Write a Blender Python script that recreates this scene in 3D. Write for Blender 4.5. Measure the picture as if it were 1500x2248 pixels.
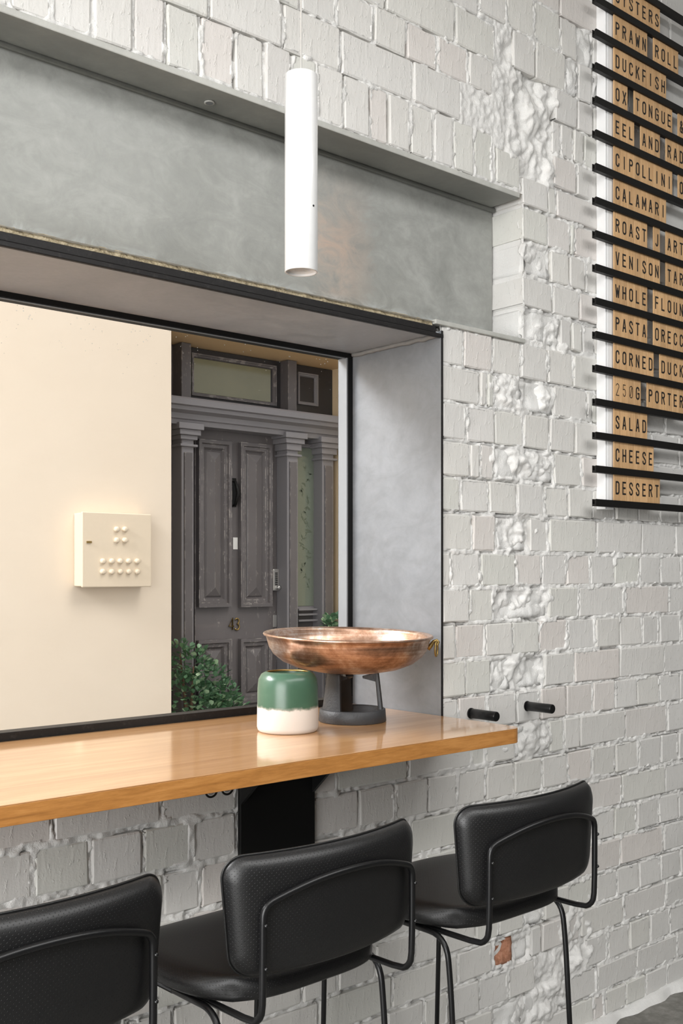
import bpy, bmesh, math, random
import numpy as np
from mathutils import Vector, Matrix
for o in list(bpy.data.objects): bpy.data.objects.remove(o, do_unlink=True)
S = bpy.context.scene
COL = S.collection
# ------------------------------------------------------------------ camera
# wall face is y = 0, room at y < 0, x runs to the right along the wall, floor z = 0
H, D0, F, YAW = 1.359, 1.9, 2344.0, math.radians(41.2)
HZ = 1255.0
cam = bpy.data.cameras.new('camera'); co = bpy.data.objects.new('camera', cam); COL.objects.link(co)
co.location = (0, -D0, H); co.rotation_euler = (math.pi/2, 0, -YAW)
cam.sensor_fit = 'VERTICAL'; cam.sensor_height = 24.0; cam.lens = F/2248*24.0
cam.shift_y = (HZ-1124)/2248; cam.clip_start = 0.05; cam.clip_end = 200
S.camera = co
# ------------------------------------------------------------------ world, lights, exposure
S.view_settings.view_transform = 'Standard'; S.view_settings.look = 'None'
S.view_settings.exposure = 0.0; S.view_settings.gamma = 1.0; S.view_settings.use_curve_mapping = False
w = bpy.data.worlds.new('overcast'); S.world = w; w.use_nodes = True
bg = w.node_tree.nodes['Background']; bg.inputs[0].default_value = (0.97, 0.985, 1.0, 1); bg.inputs[1].default_value = 0.72
sun = bpy.data.lights.new('sun', 'SUN'); sun.energy = 1.22; sun.angle = math.radians(28); sun.color = (1, .96, .9)
so = bpy.data.objects.new('sun', sun); COL.objects.link(so); so.rotation_euler = (math.radians(38), math.radians(10), 0)
def area(name, loc, target, sx, sy, e, c=(1,1,1)):
    l = bpy.data.lights.new(name, 'AREA'); l.shape = 'RECTANGLE'; l.size = sx; l.size_y = sy; l.energy = e; l.color = c
    o = bpy.data.objects.new(name, l); COL.objects.link(o); o.location = loc
    o.rotation_euler = (Vector(target)-Vector(loc)).to_track_quat('-Z', 'Y').to_euler()
area('shopfront_daylight', (-3.3, -2.2, 1.65), (1.5, 0, 1.45), 3.4, 3.2, 305, (1, .998, .99))
area('lane_skylight', (-1.8, 3.95, 4.9), (.7, -.2, 1.0), 6.0, 1.8, 1400, (.97, .98, 1))
area('overhead_fill', (1.4, -2.7, 3.5), (1.4, -2.699, 0), 4.5, 1.8, 130, (1, .995, .985))  # unseen fill light added under the ceiling to brighten the room
# ------------------------------------------------------------------ helpers
def RX(u, D):
    s = u-750.0
    return D*(F*math.sin(YAW)+s*math.cos(YAW))/(F*math.cos(YAW)-s*math.sin(YAW))
def RZ(u, v, D):
    s = u-750.0
    return H+(HZ-v)*D/(F*math.cos(YAW)-s*math.sin(YAW))
def P(u, v, D): return Vector((RX(u, D), D-D0, RZ(u, v, D)))

def mesh_obj(name, bm, mat, parent=None, smooth=False, bevel=0):
    me = bpy.data.meshes.new(name)
    if isinstance(bm, bmesh.types.BMesh):
        bmesh.ops.recalc_face_normals(bm, faces=bm.faces); bm.to_mesh(me); bm.free()
    else:
        me.from_pydata(*bm)
    me.materials.append(mat)
    if smooth: me.shade_smooth() if hasattr(me, 'shade_smooth') else [setattr(p, 'use_smooth', True) for p in me.polygons]
    o = bpy.data.objects.new(name, me); COL.objects.link(o)
    if parent: o.parent = parent
    if bevel:
        b = o.modifiers.new('b', 'BEVEL'); b.width = bevel; b.segments = 2; b.limit_method = 'ANGLE'; b.angle_limit = math.radians(40)
    return o
def empty(name, label, cat, loc=(0,0,0), group=None, kind=None, rz=0):
    o = bpy.data.objects.new(name, None); COL.objects.link(o); o.location = loc; o.rotation_euler = (0,0,rz)
    return tag(o, label, cat, group, kind)
def tag(o, label=None, cat=None, group=None, kind=None):
    if label: o['label'] = label
    if cat: o['category'] = cat
    if group: o['group'] = group
    if kind: o['kind'] = kind
    return o
def box(bm, x0, x1, y0, y1, z0, z1):
    vs = [bm.verts.new((x, y, z)) for z in (z0, z1) for y in (y0, y1) for x in (x0, x1)]
    for f in ((0,1,3,2),(4,6,7,5),(0,4,5,1),(2,3,7,6),(0,2,6,4),(1,5,7,3)): bm.faces.new([vs[i] for i in f])
def bx(name, x0, x1, y0, y1, z0, z1, mat, parent=None, bevel=0):
    bm = bmesh.new(); box(bm, min(x0,x1), max(x0,x1), min(y0,y1), max(y0,y1), min(z0,z1), max(z0,z1))
    return mesh_obj(name, bm, mat, parent, bevel=bevel)
def tube(bm, pts, r, n=10, closed=False, cap=True):
    pts = [Vector(p) for p in pts]; N = len(pts); rings = []
    t0 = (pts[1]-pts[0]).normalized()
    up = Vector((0,0,1)) if abs(t0.z) < .9 else Vector((1,0,0))
    nrm = (up - t0*up.dot(t0)).normalized()
    for i in range(N):
        if closed: t = (pts[(i+1) % N]-pts[i-1]).normalized()
        elif i == 0: t = t0
        elif i == N-1: t = (pts[-1]-pts[-2]).normalized()
        else: t = (pts[i+1]-pts[i-1]).normalized()
        nrm = (nrm - t*nrm.dot(t)).normalized(); b = t.cross(nrm)
        rr = r[i] if isinstance(r, (list, tuple)) else r
        rings.append([bm.verts.new(pts[i]+(nrm*math.cos(2*math.pi*k/n)+b*math.sin(2*math.pi*k/n))*rr) for k in range(n)])
    for i in range(N if closed else N-1):
        a, c = rings[i], rings[(i+1) % N]
        for k in range(n): bm.faces.new((a[k], a[(k+1)%n], c[(k+1)%n], c[k]))
    if cap and not closed:
        bm.faces.new(rings[0][::-1]); bm.faces.new(rings[-1])
def fillet(pts, r, seg=7):
    pts = [Vector(p) for p in pts]; out = [pts[0]]
    for i in range(1, len(pts)-1):
        a, p, c = pts[i-1], pts[i], pts[i+1]
        rr = r[i-1] if isinstance(r, (list, tuple)) else r
        da, dc = (a-p), (c-p); rr = min(rr, da.length*.49, dc.length*.49)
        p0, p1 = p+da.normalized()*rr, p+dc.normalized()*rr
        for k in range(seg+1):
            t = k/seg; out.append(p0*(1-t)**2+p*2*t*(1-t)+p1*t*t)
    out.append(pts[-1]); return out
def lathe(bm, prof, n=48, cap0=False, cap1=False):
    rings = []
    for r, z in prof: rings.append([bm.verts.new((r*math.cos(2*math.pi*k/n), r*math.sin(2*math.pi*k/n), z)) for k in range(n)])
    for a, c in zip(rings, rings[1:]):
        for k in range(n): bm.faces.new((a[k], a[(k+1)%n], c[(k+1)%n], c[k]))
    if cap0: bm.faces.new(rings[0][::-1])
    if cap1: bm.faces.new(rings[-1])
def vnoise(x, z, scale, seed):
    rs = np.random.RandomState(seed); L = rs.rand(256, 256)
    X = x/scale+37.3; Z = z/scale+11.7
    xi = np.floor(X).astype(int); zi = np.floor(Z).astype(int); fx = X-xi; fz = Z-zi
    fx = fx*fx*(3-2*fx); fz = fz*fz*(3-2*fz)
    g = lambda a, b: L[a % 256, b % 256]
    return (g(xi,zi)*(1-fx)*(1-fz)+g(xi+1,zi)*fx*(1-fz)+g(xi,zi+1)*(1-fx)*fz+g(xi+1,zi+1)*fx*fz)*2-1
# ------------------------------------------------------------------ materials
class NT:
    def __init__(s, name):
        s.m = bpy.data.materials.new(name); s.m.use_nodes = True; s.t = s.m.node_tree; s.b = s.t.nodes['Principled BSDF']
        s.out = s.t.nodes['Material Output']
    def n(s, ty, **kw):
        nd = s.t.nodes.new(ty)
        for k, v in kw.items(): setattr(nd, k, v)
        return nd
    def l(s, a, b): s.t.links.new(a, b)
    def coord(s, which='Object', scale=(1,1,1), rot=(0,0,0)):
        tc = s.n('ShaderNodeTexCoord'); mp = s.n('ShaderNodeMapping'); mp.inputs['Scale'].default_value = scale; mp.inputs['Rotation'].default_value = rot
        s.l(tc.outputs[which], mp.inputs[0]); return mp.outputs[0]
    def noise(s, vec, scale, detail=4, rough=.6, dist=0):
        nd = s.n('ShaderNodeTexNoise'); nd.inputs['Scale'].default_value = scale; nd.inputs['Detail'].default_value = detail
        nd.inputs['Roughness'].default_value = rough; nd.inputs['Distortion'].default_value = dist
        s.l(vec, nd.inputs['Vector']); return nd.outputs['Fac']
    def ramp(s, fac, stops):
        r = s.n('ShaderNodeValToRGB'); e = r.color_ramp.elements
        while len(e) < len(stops): e.new(.5)
        for i, (p, c) in enumerate(stops):
            e[i].position = p; e[i].color = (c if len(c) == 4 else (*c, 1)) if hasattr(c, '__len__') else (c, c, c, 1)
        s.l(fac, r.inputs[0]); return r.outputs[0]
    def mix(s, f, a, b, blend='MIX'):
        m = s.n('ShaderNodeMix', data_type='RGBA', blend_type=blend)
        for val, idx in ((f, 0), (a, 6), (b, 7)):
            if isinstance(val, bpy.types.NodeSocket): s.l(val, m.inputs[idx])
            elif idx == 0: m.inputs[0].default_value = val
            else: m.inputs[idx].default_value = (*val, 1) if len(val) == 3 else val
        return m.outputs[2]
    def math(s, op, a, b=0.0, c=0.0):
        m = s.n('ShaderNodeMath', operation=op)
        for i, v in enumerate((a, b, c)):
            if isinstance(v, bpy.types.NodeSocket): s.l(v, m.inputs[i])
            else: m.inputs[i].default_value = v
        return m.outputs[0]
    def bump(s, h, strength=.5, dist=.002, prev=None):
        b = s.n('ShaderNodeBump'); b.inputs['Strength'].default_value = strength; b.inputs['Distance'].default_value = dist
        s.l(h, b.inputs['Height'])
        if prev is not None: s.l(prev, b.inputs['Normal'])
        s.l(b.outputs[0], s.b.inputs['Normal']); return b.outputs[0]
    def set(s, color=None, rough=None, metal=None, spec=None, coat=None):
        for k, v in (('Base Color', color), ('Roughness', rough), ('Metallic', metal), ('Specular IOR Level', spec), ('Coat Weight', coat)):
            if v is None: continue
            if isinstance(v, bpy.types.NodeSocket): s.l(v, s.b.inputs[k])
            elif k == 'Base Color': s.b.inputs[k].default_value = (*v, 1)
            else: s.b.inputs[k].default_value = v
        return s.m
def plain(name, c, r=.5, metal=0, spec=.5, bump=0, bscale=60):
    t = NT(name); t.set(c, r, metal, spec)
    v = t.coord()
    n = t.noise(v, bscale, 4)
    t.set(color=t.mix(.12, c, t.mix(n, tuple(x*.6 for x in c), tuple(min(1, x*1.4) for x in c))))
    if bump: t.bump(n, bump, .002)
    return t.m
def wall_paint(name, c1, c2, rough=.42, b1=.22, b2=.2, sc=1.0, random_tint=True):
    t = NT(name); v = t.coord('Object'); vv = t.coord('Object', (1, 1, .35))
    base = t.mix(t.ramp(t.noise(v, 3.0*sc, 3), [(.35, 0.0), (.65, 1.0)]), c1, c2)
    if random_tint:
        oi = t.n('ShaderNodeObjectInfo')
        tint = t.ramp(oi.outputs['Random'], [(0, (.93,.955,.91)), (.35, (1,.995,.98)), (.7, (.975,.98,.985)), (1, (1.0,.94,.92))])
        base = t.mix(.65, base, tint, 'MULTIPLY')
    pits = t.ramp(t.noise(v, 260*sc, 2, .5), [(.24, 0.0), (.3, 1.0)])
    base = t.mix(1.0, base, t.mix(pits, (.8,.79,.77), (1,1,1)), 'MULTIPLY')
    t.set(base, rough, 0, .5)
    n1 = t.bump(t.noise(vv, 38*sc, 5, .6), b1, .006)
    n2 = t.bump(t.noise(v, 150*sc, 4, .65), b2, .0025, n1)
    drips = t.ramp(t.noise(t.coord('Object', (1,1,.22)), 70*sc, 2, .4), [(.62, 0.0), (.72, 1.0)])
    n3 = t.bump(drips, .12, .002, n2)
    if not random_tint: t.bump(t.noise(v, 420, 3, .7), .55, .0022, n3)
    else: t.bump(t.ramp(t.noise(t.coord('Object', (1,1,.7)), 95, 3, .55), [(.60, 0.0), (.70, 1.0)]), .3, .003, n3)
    return t.m
M = {}
M['brick'] = wall_paint('painted_brick', (.61,.597,.573), (.665,.652,.628))
M['mortar'] = wall_paint('painted_mortar', (.68,.67,.65), (.74,.732,.71), b1=.35, b2=.5, random_tint=False)  # light caught on mortar slopes, put into a paler copy of the paint
M['rubble'] = wall_paint('painted_rubble', (.66,.652,.63), (.74,.735,.72), b1=.4, b2=.35, random_tint=False)
t = NT('bare_brick'); v = t.coord(); n = t.noise(v, 60, 5, .7)
t.set(t.ramp(n, [(.3, (.22,.09,.05)), (.5, (.42,.19,.11)), (.7, (.52,.27,.18))]), .9); t.bump(n, .8, .006); M['bare'] = t.m
M['sand'] = (lambda t: (t.set(t.ramp(t.noise(t.coord(), 90, 5, .7), [(.3, (.12,.10,.065)), (.45, (.40,.33,.21)), (.7, (.52,.45,.32))]), .95), t.bump(t.noise(t.coord(), 120, 5), 1, .005), t.m)[-1])(NT('sandy_filler'))
# zinc-grey steel of the beam
def steel(name, a, b, c, rough=(.35,.6), pink_patch=False, metal=.0, sc=1):
    t = NT(name); v = t.coord('Object', (1, 1, 1.0)); d = t.coord('Object', (1,1,1.6), (0, .5, 0))
    n1 = t.noise(v, 2.2*sc, 5, .62, .6); n2 = t.noise(d, 9*sc, 6, .7, 1.2); n3 = t.noise(v, 60*sc, 3, .6)
    f = t.math('ADD', t.math('MULTIPLY', n1, .5), t.math('ADD', t.math('MULTIPLY', n2, .38), t.math('MULTIPLY', n3, .12)))
    colr = t.ramp(f, [(.38, a), (.5, b), (.62, c)])
    if pink_patch:
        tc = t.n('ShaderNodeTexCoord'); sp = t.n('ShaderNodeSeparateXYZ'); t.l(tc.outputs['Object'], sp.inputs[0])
        # copper-pink patch near the right end, broken up by noise, pale wash along the foot
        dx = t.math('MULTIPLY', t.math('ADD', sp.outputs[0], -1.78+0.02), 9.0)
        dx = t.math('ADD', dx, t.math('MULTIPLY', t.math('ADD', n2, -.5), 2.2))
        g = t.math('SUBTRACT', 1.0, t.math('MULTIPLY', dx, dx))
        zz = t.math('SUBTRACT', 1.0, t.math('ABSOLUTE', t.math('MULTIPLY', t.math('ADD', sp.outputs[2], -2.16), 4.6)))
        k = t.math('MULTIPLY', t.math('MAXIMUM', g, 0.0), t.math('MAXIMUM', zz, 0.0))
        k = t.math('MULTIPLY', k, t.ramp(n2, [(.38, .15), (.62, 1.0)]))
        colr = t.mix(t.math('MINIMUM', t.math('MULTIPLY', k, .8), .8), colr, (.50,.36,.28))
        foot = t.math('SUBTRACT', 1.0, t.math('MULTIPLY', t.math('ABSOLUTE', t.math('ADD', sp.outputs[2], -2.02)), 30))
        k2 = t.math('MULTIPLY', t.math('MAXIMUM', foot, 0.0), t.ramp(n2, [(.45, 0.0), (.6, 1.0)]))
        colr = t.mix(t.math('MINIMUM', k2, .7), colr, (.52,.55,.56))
    t.set(colr, t.ramp(n2, [(.35, rough[0]), (.65, rough[1])]), metal, .5)
    t.bump(n3, .12, .001); return t.m
M['beam'] = steel('weathered_beam_steel', (.255,.26,.243), (.32,.325,.305), (.41,.415,.393), pink_patch=True)
M['flange'] = steel('flange_steel', (.17,.175,.163), (.215,.22,.205), (.27,.275,.255))
M['flange_edge'] = steel('flange_edge_steel', (.36,.36,.335), (.44,.44,.41), (.52,.52,.485))
M['reveal'] = steel('grey_primed_steel', (.135,.142,.150), (.165,.173,.182), (.20,.208,.218), (.3,.5), sc=.8)
M['soffit'] = steel('soffit_steel', (.28,.292,.305), (.335,.348,.362), (.40,.412,.425), (.4,.6), sc=1.2)
def blacksteel():
    t = NT('scuffed_black_steel'); v = t.coord('Object', (1,1,1)); n = t.noise(v, 70, 6, .75)
    t.set(t.ramp(n, [(.55, (.012,.011,.011)), (.70, (.03,.028,.027)), (.82, (.2,.19,.17))]), .45, 0, .3); t.bump(n, .4, .002); return t.m
M['black_steel'] = blacksteel()
M['black_matte'] = plain('black_powder_coat', (.005,.005,.005), .5, spec=.25)
M['black_tube'] = plain('black_satin_tube', (.005,.005,.0055), .33, spec=.4)
M['rail'] = plain('black_rail', (.007,.0065,.006), .5, spec=.25)
M['white_rail'] = plain('white_rail', (.80,.80,.80), .45)
M['bead'] = plain('pale_aluminium', (.22,.23,.24), .4)
M['weld'] = plain('grey_weld', (.19,.185,.175), .55, bump=.6, bscale=90)
# glass: thin pane with a weak reflection, dust specks near the head
def glass(name, tint=(1,1,1), gloss=.9, dust=True):
    t = NT(name); tr = t.n('ShaderNodeBsdfTransparent'); tr.inputs[0].default_value = (*tint, 1)
    gl = t.n('ShaderNodeBsdfGlossy'); gl.inputs['Roughness'].default_value = .02; gl.inputs[0].default_value = (gloss, gloss, gloss, 1)
    fr = t.n('ShaderNodeFresnel'); fr.inputs[0].default_value = 1.35
    ge = t.n('ShaderNodeNewGeometry'); fk = t.math('MULTIPLY', fr.outputs[0], t.math('SUBTRACT', 1.0, ge.outputs['Backfacing']))
    mx = t.n('ShaderNodeMixShader'); t.l(fk, mx.inputs[0]); t.l(tr.outputs[0], mx.inputs[1]); t.l(gl.outputs[0], mx.inputs[2])
    last = mx.outputs[0]
    if dust:
        df = t.n('ShaderNodeBsdfDiffuse'); df.inputs[0].default_value = (.9,.88,.82,1)
        v = t.coord(); sp = t.n('ShaderNodeSeparateXYZ'); t.l(v, sp.inputs[0])
        vo = t.n('ShaderNodeTexVoronoi'); vo.inputs['Scale'].default_value = 75; t.l(v, vo.inputs['Vector'])
        spk = t.ramp(vo.outputs['Distance'], [(.06, 1.0), (.12, 0.0)])
        clus = t.ramp(t.noise(v, 14, 3), [(.48, 0.0), (.60, 1.0)])
        top = t.ramp(t.math('MULTIPLY', t.math('ADD', sp.outputs[2], -1.80), 7.0), [(.1, 0.0), (.95, 1.0)])
        k = t.math('MULTIPLY', spk, t.math('MULTIPLY', clus, top))
        m2 = t.n('ShaderNodeMixShader'); t.l(k, m2.inputs[0]); t.l(last, m2.inputs[1]); t.l(df.outputs[0], m2.inputs[2]); last = m2.outputs[0]
    t.l(last, t.out.inputs[0]); return t.m
M['glass'] = glass('window_glass', gloss=.3)
# timber counter
def wood(name, cols, scale, rough, axis='X', coat=.0, ring=1.0, along=.06):
    t = NT(name); sc = {'X': (along, 1, 1), 'Z': (1, 1, along)}[axis]
    oi = t.n('ShaderNodeObjectInfo'); tc = t.n('ShaderNodeTexCoord')
    ad = t.n('ShaderNodeVectorMath', operation='ADD'); mu = t.n('ShaderNodeVectorMath', operation='SCALE'); mu.inputs[0].default_value = (3.1, 7.7, 5.3)
    t.l(oi.outputs['Random'], mu.inputs['Scale']); t.l(tc.outputs['Object'], ad.inputs[0]); t.l(mu.outputs[0], ad.inputs[1])
    mp = t.n('ShaderNodeMapping'); mp.inputs['Scale'].default_value = sc; t.l(ad.outputs[0], mp.inputs[0]); v = mp.outputs[0]
    n1 = t.noise(v, scale, 4, .6, .8); n2 = t.noise(v, scale*7, 4, .7)
    f = t.math('ADD', t.math('MULTIPLY', n1, .6), t.math('MULTIPLY', n2, .4))
    c = t.ramp(f, [(.34, cols[0]), (.5, cols[1]), (.66, cols[2])])
    hv = t.n('ShaderNodeHueSaturation'); hv.inputs['Saturation'].default_value = 1.0
    t.l(t.math('ADD', t.math('MULTIPLY', oi.outputs['Random'], .22), .89), hv.inputs['Value']); t.l(c, hv.inputs['Color'])
    t.set(hv.outputs[0], rough, 0, .5, coat); t.b.inputs['Coat Roughness'].default_value = .08
    t.bump(n2, .12, .0006); return t.m
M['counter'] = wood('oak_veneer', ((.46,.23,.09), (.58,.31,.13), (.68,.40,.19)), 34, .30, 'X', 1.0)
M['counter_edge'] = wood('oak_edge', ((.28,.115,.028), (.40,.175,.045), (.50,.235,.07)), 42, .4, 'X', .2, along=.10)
M['tile'] = wood('bamboo_tile', ((.46,.27,.125), (.56,.345,.17), (.66,.43,.23)), 120, .55, 'Z', 0, along=.05)
M['ink'] = plain('black_ink', (.012,.010,.009), .6)
# leather with punched holes
def leather(name, axes=('X','Z'), pitch=.0080, bare=.0):
    t = NT(name); tc = t.n('ShaderNodeTexCoord'); sp = t.n('ShaderNodeSeparateXYZ'); t.l(tc.outputs['UV'], sp.inputs[0])
    a = t.math('DIVIDE', sp.outputs[0], pitch); b = t.math('DIVIDE', sp.outputs[1], pitch)
    def d(off):
        fa = t.math('SUBTRACT', t.math('FRACT', t.math('ADD', a, off)), .5); fb = t.math('SUBTRACT', t.math('FRACT', t.math('ADD', b, off)), .5)
        return t.math('SQRT', t.math('ADD', t.math('MULTIPLY', fa, fa), t.math('MULTIPLY', fb, fb)))
    dd = t.math('MINIMUM', d(0.0), d(.5))
    hole = t.ramp(dd, [(.075, 0.0), (.12, 1.0)])
    v = t.coord(); n = t.noise(v, 420, 3, .6)
    t.set(t.mix(hole, (.0015,.0015,.0015), (.0055,.0054,.0058)), .40, 0, .55)
    n1 = t.bump(n, .22, .0006); t.bump(hole, .5, .0006, n1)
    return t.m
M['leather'] = leather('perforated_black_leather')
M['piping'] = plain('black_piping', (.006,.006,.006), .4, bump=.3, bscale=400)
M['screw'] = plain('dark_screw', (.03,.03,.03), .3, metal=.8)
M['pendant'] = plain('gloss_white_enamel', (.77,.77,.765), .16)
M['pendant_in'] = plain('lamp_reflector', (.65,.64,.62), .25)
M['cord'] = plain('pale_cord', (.62,.61,.58), .6)
def copper():
    t = NT('worn_copper'); v = t.coord(); n = t.noise(v, 9, 6, .7, .8); n2 = t.noise(v, 60, 5, .7)
    st = t.noise(t.coord('Object', (.25,.25,9)), 22, 4, .6)
    f = t.math('ADD', t.math('MULTIPLY', n, .55), t.math('ADD', t.math('MULTIPLY', n2, .2), t.math('MULTIPLY', st, .25)))
    t.set(t.ramp(f, [(.36, (.15,.085,.055)), (.46, (.32,.185,.12)), (.54, (.48,.32,.235)), (.63, (.70,.62,.56))]), t.ramp(f, [(.35, .42), (.65, .25)]), .85, .5)
    t.bump(st, .2, .001); return t.m
M['copper'] = copper()
M['brass'] = plain('aged_brass', (.36,.25,.09), .35, metal=.9)
M['cast'] = plain('cast_iron', (.035,.037,.04), .5, bump=.5, bscale=180)
def pot():
    t = NT('dip_glazed_ceramic'); tc = t.n('ShaderNodeTexCoord'); sp = t.n('ShaderNodeSeparateXYZ'); t.l(tc.outputs['Object'], sp.inputs[0])
    v = t.coord(); n = t.noise(v, 30, 3, .7)
    k = t.ramp(t.math('ADD', sp.outputs[2], t.math('MULTIPLY', t.math('ADD', n, -.5), .02)), [(.0575, 0.0), (.059, 1.0)])
    g = t.mix(t.noise(v, 14, 3), (.035,.085,.055), (.065,.13,.083))
    t.set(t.mix(k, (.60,.55,.50), g), t.ramp(k, [(0, .75), (1, .28)]), 0, .5)
    t.bump(t.math('ADD', k, t.math('MULTIPLY', n, .3)), .3, .002); return t.m
M['pot'] = pot()
def concrete():
    t = NT('concrete_floor'); v = t.coord(); n = t.noise(v, 2.4, 6, .7, .4); n2 = t.noise(v, 40, 4, .7)
    f = t.math('ADD', t.math('MULTIPLY', n, .7), t.math('MULTIPLY', n2, .3))
    t.set(t.ramp(f, [(.38, (.075,.07,.062)), (.5, (.15,.145,.13)), (.64, (.27,.26,.24))]), .45); t.bump(n2, .3, .003); return t.m
M['floor'] = concrete()
M['roomwall'] = plain('dark_plaster', (.16,.155,.15), .8)
M['ceiling'] = plain('ceiling_white', (.72,.72,.70), .9)
def render():
    t = NT('cream_render'); v = t.coord(); n = t.noise(v, 1.1, 4, .6, .5); n2 = t.noise(t.coord('Object', (.7,1,1.2)), 2.0, 4, .5, .3)
    t.set(t.mix(n, (.79,.67,.53), (.85,.74,.605)), .8); b = t.bump(n2, .25, .02); t.bump(t.noise(v, 30, 4), .12, .006, b); return t.m
M['cream'] = render()
M['return'] = plain('cream_return_light_tone', (.85,.65,.40), .8, bump=.3, bscale=14)  # same cream paint; how the light falls on the return is in the colour
M['cream_box'] = plain('cream_metal', (.78,.655,.50), .5)
M['recess'] = plain('cream_soffit_shade', (.72,.50,.27), .8, bump=.4, bscale=14)  # cream paint of the porch soffit with its shade put into the colour
def door():
    t = NT('worn_dark_paint'); v = t.coord(); n = t.noise(t.coord('Object', (1,1,.5)), 26, 6, .75, .4); n2 = t.noise(v, 3, 3)
    base = t.mix(n2, (.10,.090,.091), (.165,.15,.15))
    geo = t.n('ShaderNodeNewGeometry'); bv = t.n('ShaderNodeBevel', samples=4); bv.inputs['Radius'].default_value = .012
    dt = t.n('ShaderNodeVectorMath', operation='DOT_PRODUCT'); t.l(geo.outputs['True Normal'], dt.inputs[0]); t.l(bv.outputs[0], dt.inputs[1])
    edge = t.math('MULTIPLY', t.ramp(dt.outputs['Value'], [(.90, 1.0), (.985, 0.0)]), t.ramp(t.noise(v, 11, 5, .7), [(.50, 0.0), (.58, 1.0)]))
    worn = t.ramp(n, [(.60, 0.0), (.66, 1.0)])
    low = t.ramp(t.noise(t.coord('Object', (1,1,.25)), 5, 3), [(.45, .0), (.65, 1.0)])
    t.set(t.mix(t.math('MAXIMUM', t.math('MULTIPLY', worn, low), t.math('MULTIPLY', edge, .85)), base, (.52,.48,.44)), .42, 0, .5); t.bump(n, .08, .002); return t.m
M['door'] = door()
M['door_dark'] = plain('near_black_paint_and_shade', (.028,.026,.028), .4)
M['door_light'] = plain('grey_paint', (.235,.225,.235), .45, bump=.2, bscale=40)
def doorglass(name, a, b):
    t = NT(name); v = t.coord(); t.set(t.mix(t.noise(v, 4, 3), a, b), .12, 0, .7); return t.m
M['transom'] = doorglass('transom_glass', (.20,.20,.125), (.27,.26,.16))
M['sidelight'] = doorglass('frosted_green_glass', (.16,.19,.145), (.21,.24,.19))
M['motif'] = plain('etched_motif', (.12,.145,.10), .3)
M['chrome'] = plain('dull_chrome', (.55,.54,.52), .3, metal=.7)
M['paper'] = plain('white_label', (.8,.79,.76), .7)
def leafm(name, a, b):
    t = NT(name); oi = t.n('ShaderNodeObjectInfo'); t.set(t.mix(oi.outputs['Random'], a, b), .35, 0, .5); return t.m
M['leaf'] = leafm('jade_leaf', (.17,.33,.16), (.52,.68,.44))
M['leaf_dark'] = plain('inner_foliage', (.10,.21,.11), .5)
M['stem'] = plain('brown_stem', (.12,.07,.04), .8)
M['lane'] = plain('lane_asphalt', (.12,.12,.12), .85, bump=.5, bscale=60)
# ------------------------------------------------------------------ structure: floor, ceiling, outside
def struct(o, label): return tag(o, label, None, None, 'structure')
struct(bx('floor', -4.5, 7, -7, .36, -.1, 0, M['floor']), 'dark mottled concrete floor at the foot of the brick wall')
struct(bx('ceiling', -4.5, 7, -7, .36, 3.55, 3.65, M['ceiling']), 'plain pale ceiling above the painted brick wall')
struct(bx('wall_front', -4.5, 7, -7.1, -7, 0, 3.6, M['roomwall']), 'dark plain wall behind the viewer, opposite the brick wall')
struct(bx('wall_right', 7, 7.1, -7, .36, 0, 3.6, M['roomwall']), 'dark plain wall at the far right end of the room')
struct(bx('ground', -6, 14, .36, 12, -.1, .06, M['lane']), 'dark lane surface outside the window')
# openings of the wall
WX, WZ0, WZ1 = 2.0, H-.405, H+.640            # window: right jamb x, bottom, head
BX, BZ0, BZ1 = 2.331, H+.640, H+1.047         # beam pocket
def snap_axis(cuts, step):
    a = []
    for p, q in zip(cuts, cuts[1:]):
        n = max(1, round((q-p)/step)); a += list(np.linspace(p, q, n+1)[:-1])
    return np.array(a+[cuts[-1]])
xs = snap_axis([.55, WX, BX, 3.45], .0045); zs = snap_axis([0, WZ0, BZ0, BZ1, 3.42], .0045)
X, Z = np.meshgrid(xs, zs)
# course lines (relative to eye height) and perpend positions read off the wall
def rub(x, z):                                # where the old wall was cut away: weights 0..1 of the rubble patches
    m = np.zeros_like(x)
    for cx, cz, ax, az in ((2.40,1.30,.13,.15), (2.33,1.40,.09,.07), (2.37,1.16,.11,.10), (2.56,1.62,.09,.06), (2.50,.675,.12,.05), (2.33,.49,.16,.055),
                           (2.33,.296,.15,.045), (2.33,.105,.12,.045), (2.36,-.09,.15,.045), (2.32,-.28,.13,.045), (2.35,-.47,.14,.05),
                           (2.36,.87,.06,.04), (2.48,-1.04,.11,.06), (2.325,-1.045,.045,.05), (2.40,-1.22,.16,.07), (2.6,-1.05,.12,.12)):
        d = ((x-cx)/ax)**2+((z-H-cz)/az)**2
        m = np.maximum(m, np.clip(1.5-d*1.1, 0, 1))
    return m
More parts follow.
